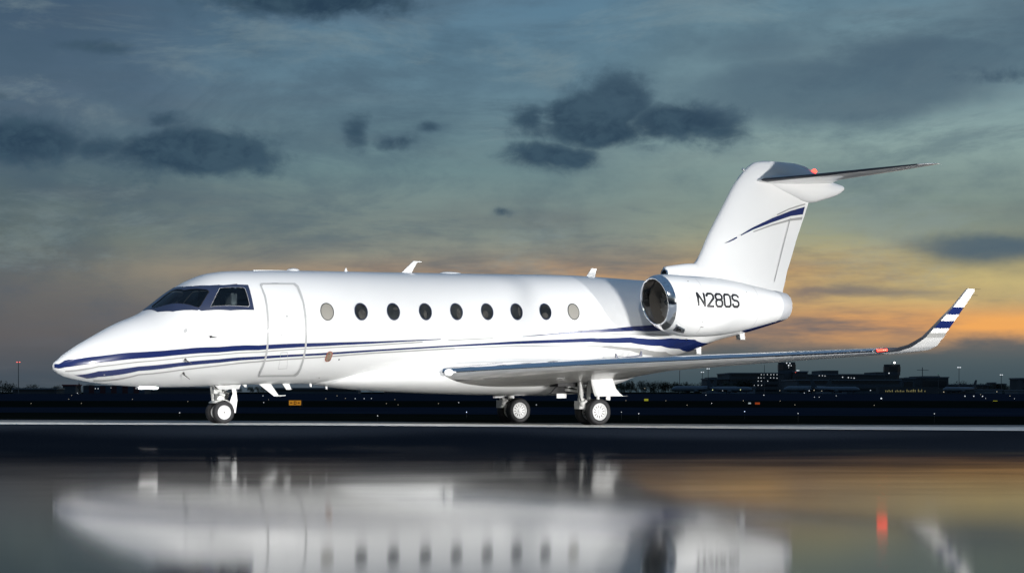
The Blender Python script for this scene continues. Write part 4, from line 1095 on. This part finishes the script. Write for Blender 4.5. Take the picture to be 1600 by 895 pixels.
building('field_shed', 'long low dark shed at the left edge behind the field', 'shed', 20, 88, 606, 820, 14, BG['wall'], rows=1)
building('field_shed', 'long dark shed seen under the jet between nose gear and nose', 'shed', 232, 330, 604.5, 820, 14, BG['wall'], rows=1)
building('field_shed', 'long dim bluish shed seen under the cabin behind the amber sign', 'shed', 430, 560, 605.5, 820, 14, BG['wall2'], rows=1)
building('field_shed', 'long dark low shed under the cabin ahead of the main wheels', 'shed', 600, 760, 607.2, 860, 14, BG['wall'], rows=1)

# trees: six leafy crown shapes, each tree its own object with trunk and crown
def crown_mesh(seed, w, h, z0, n=620):
    rnd = random.Random(seed); v = []; f = []
    cl = [(rnd.uniform(-.34, .34)*w, rnd.uniform(-.3, .3)*w, z0+h*rnd.uniform(.0, .84), rnd.uniform(.18, .32)*w) for _ in range(12)]
    for k in range(n):
        c = rnd.choice(cl); q = Vector((rnd.gauss(0, 1), rnd.gauss(0, 1), rnd.gauss(0, .85))).normalized()*c[3]*rnd.uniform(.5, 1.12)
        p = Vector(c[:3])+q; s = rnd.uniform(.18, .42)
        a = Vector((rnd.uniform(-1, 1), rnd.uniform(-1, 1), rnd.uniform(-1, 1))).normalized()*s; b_ = a.orthogonal().normalized()*s*rnd.uniform(.5, 1)
        i = len(v); v += [p-a, p+b_, p+a, p-b_]; f.append((i, i+1, i+2, i+3))
    return v, f
kinds = []
def make_tree(i, w, h, palm=False):
    root = empty('tree'); tr = MB(); hh = h
    tr.tube((0, 0, -.1), (.1, .05, hh*.35), .22, .16, 8).tube((.1, .05, hh*.35), (-.2, .1, hh*.7), .16, .07, 7).tube((.08, .05, hh*.4), (.9, .3, hh*.66), .09, .04, 6).tube((.08, .05, hh*.38), (-.9, -.4, hh*.62), .09, .04, 6)
    tr.build('trunk', BG['bark'], root)
    v, f = crown_mesh(i, w*1.25, h*.86, h*.12); mesh_obj('crown', v, f, BG['leaf'], root, smooth=False)
    return root
tree_src = [make_tree(i, w, h) for i, (w, h) in enumerate([(6.5, 8), (8, 8.5), (5.5, 9.5), (9, 7.5), (6, 7), (4.2, 10)])]
tree_used = [False]*6
_tn = {}
def put_tree(u, D, vtop, k, label, group, sx=1.0):
    src = tree_src[k]
    if not tree_used[k]: o = src; tree_used[k] = True
    else:
        o = src.copy(); COL.objects.link(o)
        for c in src.children:
            d = c.copy(); COL.objects.link(d); d.parent = o; d.matrix_parent_inverse = c.matrix_parent_inverse.copy()
    o.location = far(u, D); s = zat(vtop, D)/[8, 8.5, 9.5, 7.5, 7, 10][k]
    o.scale = (s*sx, s*sx, s); o.rotation_euler.z = random.uniform(0, 6.28)
    look = ('tall ' if vtop < 595.5 else 'low ' if vtop > 600.5 else '')+['wide-crowned', 'broad bushy', 'tall-stemmed', 'spreading', 'compact round', 'slender pointed'][k]
    tag(o, (look+' '+label) if group else label, 'tree', group)
rnd = random.Random(5)
u = 955
while u < 1135:
    put_tree(u, 1000+rnd.uniform(-60, 60), rnd.choice([594, 596.5, 598.5, 600, 596]) + (2 if u > 1070 else 0), rnd.randrange(6), 'dark tree in the ragged row right of the main wheels', 'trees in the row right of the main wheels')
    u += rnd.uniform(4.5, 8.5)
for uu, vt in ((1137, 595.5), (1150, 594), (1160, 592), (1170, 594)):
    put_tree(uu, 960, vt, rnd.randrange(6), 'round dark tree standing before the long terminal', 'trees before the terminal', 1.2)
u = 1488
while u < 1600:
    put_tree(u, 1150+rnd.uniform(-60, 60), rnd.choice([597, 599, 600.5, 602]), rnd.randrange(6), 'dark tree below the right lamp masts', 'trees on the right skyline', 1.2)
    u += rnd.uniform(6, 11)
u = 4
while u < 92:
    put_tree(u, 950+rnd.uniform(-50, 50), rnd.choice([596, 598, 601, 602.5]) + (2 if u > 48 else 0), rnd.randrange(5), 'dark tree on the skyline left of the jet nose', 'trees left of the jet nose', 1.3)
    u += rnd.uniform(6, 11)
put_tree(123.5, 700, 595.8, 5, 'tall narrow dark tree right of the red roofed house', None, .45)
for uu in (88, 133, 143, 155): put_tree(uu, 900, rnd.choice([599, 602, 603]), rnd.randrange(5), 'small dark tree near the checkered building', 'trees near the checkered building', .9)
for uu in range(246, 420, 13): put_tree(uu+rnd.uniform(-4, 4), 900, 603.5+rnd.uniform(-2, 2.5), rnd.randrange(5), 'dark tree seen under the jet beside the nose gear', 'trees under the nose', 1.2)
for uu in range(425, 950, 52): put_tree(uu+rnd.uniform(-4, 4), 950, 605.5+rnd.uniform(-2, 2.5), rnd.randrange(5), 'dark tree seen under the jet cabin', 'trees under the cabin', 1.2)

# masts and poles
def mast(name, label, u, vt, D, heads, mm, cat='light mast', group=None, r=.12):
    fr = frame_at(u, D); root = empty(name, fr((0, 0, 0))); tag(root, label, cat, group); z = zat(vt, D)
    MB().tube(fr((0, 0, -.1)), fr((0, 0, z)), r*1.5, r, 8).build('pole', BG['pole'], root)
    for (du, dv, s) in heads:
        x = du/FP*D; zz = z-dv/FP*D
        if x: MB().tube(fr((0, 0, z-.05)), fr((x, 0, zz+.1)), .06, n=6).build('arm', BG['pole'], root)
        MB().ball(fr((x, -.15, zz)), s*D/FP*.5, 8, (1.5, 1, .7)).build('lamp_head', mm, root)
    return root
mast('obstruction_mast', 'thin mast with a pair of red lamps at far left', 28.8, 564.5, 760, [(-2, 1, 1.7), (2, 1, 1.7)], BG['red'])
mast('flood_mast', 'tall light mast with white winged lamps, left of the two at right', 1498.5, 573, 1000, [(-1.7, .8, 2.2), (1.7, .8, 2.2)], BG['cool'])
mast('flood_mast', 'shorter light mast with white winged lamps near the right edge', 1564.5, 584.6, 1000, [(-1.4, .8, 1.9), (1.4, .8, 1.9)], BG['cool'])
mast('flood_mast', 'light mast with white lamps seen just under the wing, the higher of two', 1106.5, 575, 1000, [(-1.5, .8, 1.9), (1.5, .8, 1.9)], BG['cool'])
mast('flood_mast', 'light mast with white lamps under the wing, the lower of two', 1097.5, 580.4, 1000, [(-1.5, .8, 1.8), (1.5, .8, 1.8)], BG['cool'])
mast('antenna_pole', 'bare thin antenna pole above the terminal roof', 1194.4, 570, 990, [], BG['cool'], 'antenna')
mast('antenna_pole', 'bare thin pole rising from the trees under the wing', 1062, 577, 900, [], BG['cool'], 'antenna')
cr = empty('tower_crane', far(1454, 1000)); tag(cr, 'thin construction crane standing over the cargo building', 'crane'); fr = frame_at(1454, 1005)
zc_ = zat(577, 1005)
MB().tube(fr((0, 20, 0)), fr((0, 20, zat(573, 1005))), .22, n=4).build('crane_mast', BG['pole'], cr)
MB().tube(fr((-3, 20, zc_)), fr((3.4, 20, zc_-.2)), .16, n=4).build('crane_jib', BG['pole'], cr)
mast('beacon_pole', 'short pole with a dim lamp right of the crane', 1466, 583.3, 1000, [(0, 0, 1.1)], mat('green_lamp', (.1, .5, .2), .5, emit=(.1, .5, .25), es=.35), 'beacon')

# airfield lights standing in the grass and along the taxiways
lights = [(971, 643.5, 'c'), (998, 646, 'c'), (1112, 629.8, 'c'), (1163.5, 642.5, 'b'), (1247, 645.5, 'c'), (1460, 646, 'c'), (1242, 632.2, 'd'), (1366, 632.8, 'd'), (1073.5, 632.5, 'd'),
          (280.5, 644.5, 'c'), (412, 628.4, 'c'), (590, 649.2, 'c'), (604, 630, 'd'), (622, 632, 'd'), (729, 643.5, 'b'), (838, 632, 'c'), (716.7, 628.6, 'c'), (685, 630, 'd'),
          (509, 622.6, 'd'), (539.6, 622, 'd'), (555, 622.4, 'c'), (569, 622.4, 'c'), (580.4, 622.2, 'c'), (617, 623.6, 'd'), (411, 618, 'c'), (419.4, 624, 'd'), (526.6, 618, 'd'),
          (48.5, 630, 'd'), (127, 629.8, 'd'), (293.5, 626.8, 'd'), (207, 623.4, 'd'), (978, 625.4, 'd'), (1040.5, 625.5, 'd'), (1161.5, 625.7, 'd'), (1219, 626, 'd'), (107.5, 623, 'd'), (112, 617.4, 'd'), (121, 613.8, 'c')]
fx_src = {}
for (u, v, c) in lights:
    D = FP*.60/(v-VH) if v > 614 else 850; D = min(D, 700)
    zl = CH-(v-VH)*D/FP
    key = c
    r = D/FP*{'c': .62, 'b': .68, 'd': .42}[c]; mm = {'c': BG['cool'], 'b': BG['bluel'], 'd': BG['warm']}[c]
    fr = frame_at(u, D); root = empty('airfield_light', fr((0, 0, 0)))
    where = 'under the jet nose' if u < 330 else 'under the cabin' if u < 760 else 'by the main wheels' if u < 1060 else 'beneath the wing'
    band_ = 'close behind the pale strip' if v > 640 else 'in the dark field' if v > 626 else 'out on the far runway edge'
    tag(root, {'c': 'small white airfield lamp', 'b': 'small bluish airfield lamp', 'd': 'faint warm airfield lamp'}[c]+' '+band_+' '+where, 'airfield light', 'small airfield lamps %s %s, %s' % (band_, where, {'c': 'white', 'b': 'bluish', 'd': 'warm'}[c]))
    zb_ = min(0, zl-r*2) if D > 60 else gz(fr((0, 0, 0)).x, fr((0, 0, 0)).y)
    MB().tube(fr((0, 0, zb_)), fr((0, 0, zl-r*.6)), r*.45, r*.35, 6).build('stem', BG['post'], root)
    MB().ball(fr((0, 0, zl)), r, 8).build('lens', mm, root)
# lamps around the airport buildings, each on a short post
apl = [(1113.5, 608.8, 1.6, 'y'), (1129, 610, 1.2, 'c'), (1157, 608.7, 1.6, 'y'), (1103, 617, 1.3, 'c'), (1007.5, 606.3, 1.1, 'w'), (1193.5, 617, 1.7, 'c'), (1218.5, 610, 1.3, 'w'), (1256.8, 613.6, 1.3, 'c'), (1264.4, 610.2, 1.9, 'c'), (1272, 609.4, 1.6, 'w'), (1284, 610.4, 1.3, 'w'),
       (1306.5, 618, 1.2, 'c'), (1272.5, 620, 1.2, 'c'), (1280, 620, 1.2, 'c'), (1377, 622.2, 3.0, 'c'), (1507.8, 618.5, 1.9, 'c'), (1521.5, 618.6, 2., 'c'), (1535.2, 618.8, 2., 'c'), (1557.6, 611.6, 1.5, 'w'), (1578, 618.4, 1.1, 'w'), (1585, 622.6, 1.1, 'c'), (1532, 616, .9, 'w'), (1540, 622, 1., 'c'),
       (149, 606.8, 1.7, 'c'), (153.3, 606.8, 1.7, 'c'), (173.5, 605.6, 1.2, 'c')]
for (u, v, s, c) in apl:
    D = 620 if v < 620 else 300 if v > 621.9 else 400
    zl = CH-(v-VH)*D/FP
    if zl < .2: D = (CH-.25)*FP/(v-VH); zl = .25
    r = s*D/FP*.42; fr = frame_at(u, D); root = empty('apron_lamp', fr((0, 0, 0)))
    side = 'at the checkered building by the jet nose' if u < 300 else 'left of the control tower' if u < 1225 else 'between the two towers' if u < 1400 else 'at the far right below the masts'
    cl = {'y': 'yellow', 'c': 'white', 'w': 'warm white'}[c]
    tag(root, ('large bright ' if s > 2.5 else 'small ')+cl+' apron lamp on a post '+side, 'lamp', cl+' apron lamps '+side)
    MB().tube(fr((0, 0, -.1)), fr((0, 0, zl-r*.5)), min(.06, r*.4), n=6).build('post', BG['post'], root)
    MB().ball(fr((0, 0, zl)), r, 8).build('lamp_head', {'y': BG['signyel'] if False else mat('amber_head', (.8, .8, .3), .5, emit=(.95, 1, .45), es=1.2), 'c': BG['cool'], 'w': BG['warm']}[c], root)

# guidance signs in the grass
def sign(label, u0, u1, v0, v1, D, face, text=None):
    uc = (u0+u1)/2; fr = frame_at(uc, D); root = empty('taxiway_sign', fr((0, 0, 0))); tag(root, label, 'sign')
    W = (u1-u0)/FP*D; z0, z1 = zat(v1, D), zat(v0, D)
    b_ = MB().box((-W/2, 0, z0), (W/2, .18, z1), fr).build('sign_box', BG['post'], root)
    MB().box((-W/2+.03, -.012, z0+.03), (W/2-.03, -.002, z1-.03), fr).build('sign_face', face, root)
    for s in (-.35, .35): MB().tube(fr((W*s, .09, -.1)), fr((W*s, .09, z0)), .03, n=6).build('sign_leg', BG['post'], root)
    if text:
        h = (z1-z0); zc = (z0+z1)/2; tx = MB()
        def bar(x0, zz0, x1, zz1): tx.box((x0, -.03, zz0), (x1, -.014, zz1), fr)
        def tri(xc, d): tx.prism([fr((xc-d*h*.16, -.03, zc)), fr((xc+d*h*.06, -.03, zc+h*.17)), fr((xc+d*h*.06, -.03, zc-h*.17))], tuple(FWD*.014))
        tri(-W*.30, 1); bar(-W*.30+h*.062, zc-h*.05, -W*.30+h*.26, zc+h*.05)
        tri(W*.30, -1); bar(W*.30-h*.26, zc-h*.05, W*.30-h*.062, zc+h*.05)
        q = h*.26; t_ = h*.1
        bar(-q*.7, zc-q, -q*.7+t_, zc+q); bar(-q*.7+t_+.002, zc+q-t_, q*.45, zc+q); bar(-q*.7+t_+.002, zc-q, q*.45, zc-q+t_); bar(q*.5, zc-q*.8, q*.5+t_, zc+q*.8)
        tx.build('sign_text', BG['signtxt'], root)
sign('glowing amber taxiway sign with arrows and a letter, under the cabin', 450.5, 471.5, 624.2, 633.8, 80, BG['signface'], True)
sign('small yellow-green taxiway sign right of the main wheels', 1006, 1013.5, 622.2, 626.6, 150, BG['signyel'])
sign('small dim orange-red sign beside the white panel beneath the wing', 1179, 1188, 627.6, 632.6, 110, BG['signred'])
sign('small white panel sign left of the orange-red sign', 1168.5, 1174, 627.8, 631.6, 110, BG['signwht'])
sign('tiny dim yellow sign far right below the masts', 1551, 1559, 625, 627, 140, BG['signyel'])

# parked airliners in the dusk
def airliner(label, u, D, yaw, sc):
    o0 = far(u, D); root = empty('parked_airliner', o0); tag(root, label, 'airliner', None)
    c, s = math.cos(yaw), math.sin(yaw)
    def fr(p):
        x, y, z = [q*sc for q in p]; return Vector((o0.x, o0.y, 0))+RGT*(x*c-y*s)+FWD*(x*s+y*c)+Vector((0, 0, z))
    def tb(ps, b, n=16):
        v = []
        for (x, r, z) in ps:
            for k in range(n): v.append(fr((x, r*math.cos(2*math.pi*k/n), z+r*math.sin(2*math.pi*k/n))))
        f = [(i*n+j, (i+1)*n+j, (i+1)*n+(j+1) % n, i*n+(j+1) % n) for i in range(len(ps)-1) for j in range(n)]
        return b.add(v, f)
    tb([(-18, .1, 2.9), (-17, 1.1, 3.0), (-14.5, 1.85, 3.2), (8, 1.85, 3.2), (14, 1.2, 3.7), (18, .3, 4.3)], MB()).build('fuselage', BG['paint'], root, smooth=True)
    MB().prism([fr(p) for p in ((13, -.12, 4.4), (16.5, -.12, 10.2), (18.4, -.12, 10.2), (17.4, -.12, 4.4))], (fr((0, .24, 0))-fr((0, 0, 0)))).build('tail_fin', BG['wall2'], root)
    for q in (-1, 1):
        MB().prism([fr(p) for p in ((-3, q*1.5, 2.4), (5, q*16, 3.4), (6.6, q*16, 3.4), (4, q*1.5, 2.4))], (0, 0, .3*sc)).build('wing', BG['paint'], root)
        MB().prism([fr(p) for p in ((14.5, q*.8, 4.4), (17.2, q*6, 4.8), (18.4, q*6, 4.8), (17.4, q*.8, 4.4))], (0, 0, .15*sc)).build('tailplane', BG['paint'], root)
        b = MB(); b.tube(fr((-3.6, q*5, 1.7)), fr((-.4, q*5, 1.7)), .95*sc, .7*sc, 12); b.build('engine', BG['wall2'], root)
        MB().tube(fr((1.5, q*2.6, 0)), fr((1.5, q*2.6, 2.4)), .28*sc, n=8).build('main_gear', BG['post'], root)
    MB().tube(fr((-13, 0, 0)), fr((-13, 0, 2)), .2*sc, n=8).build('nose_gear', BG['post'], root)
airliner('dim parked airliner in front of the trees under the wing', 1085, 760, .5, .62)
airliner('dim parked airliner before the sheds left of the control tower', 1140, 740, 2.6, .55)
airliner('dim parked airliner right below the control tower', 1262, 740, .35, .6)
airliner('dim parked airliner before the small bluish shed between the towers', 1305, 730, 2.7, .55)
airliner('dim parked airliner in front of the service building at the right', 1500, 760, .6, .55)
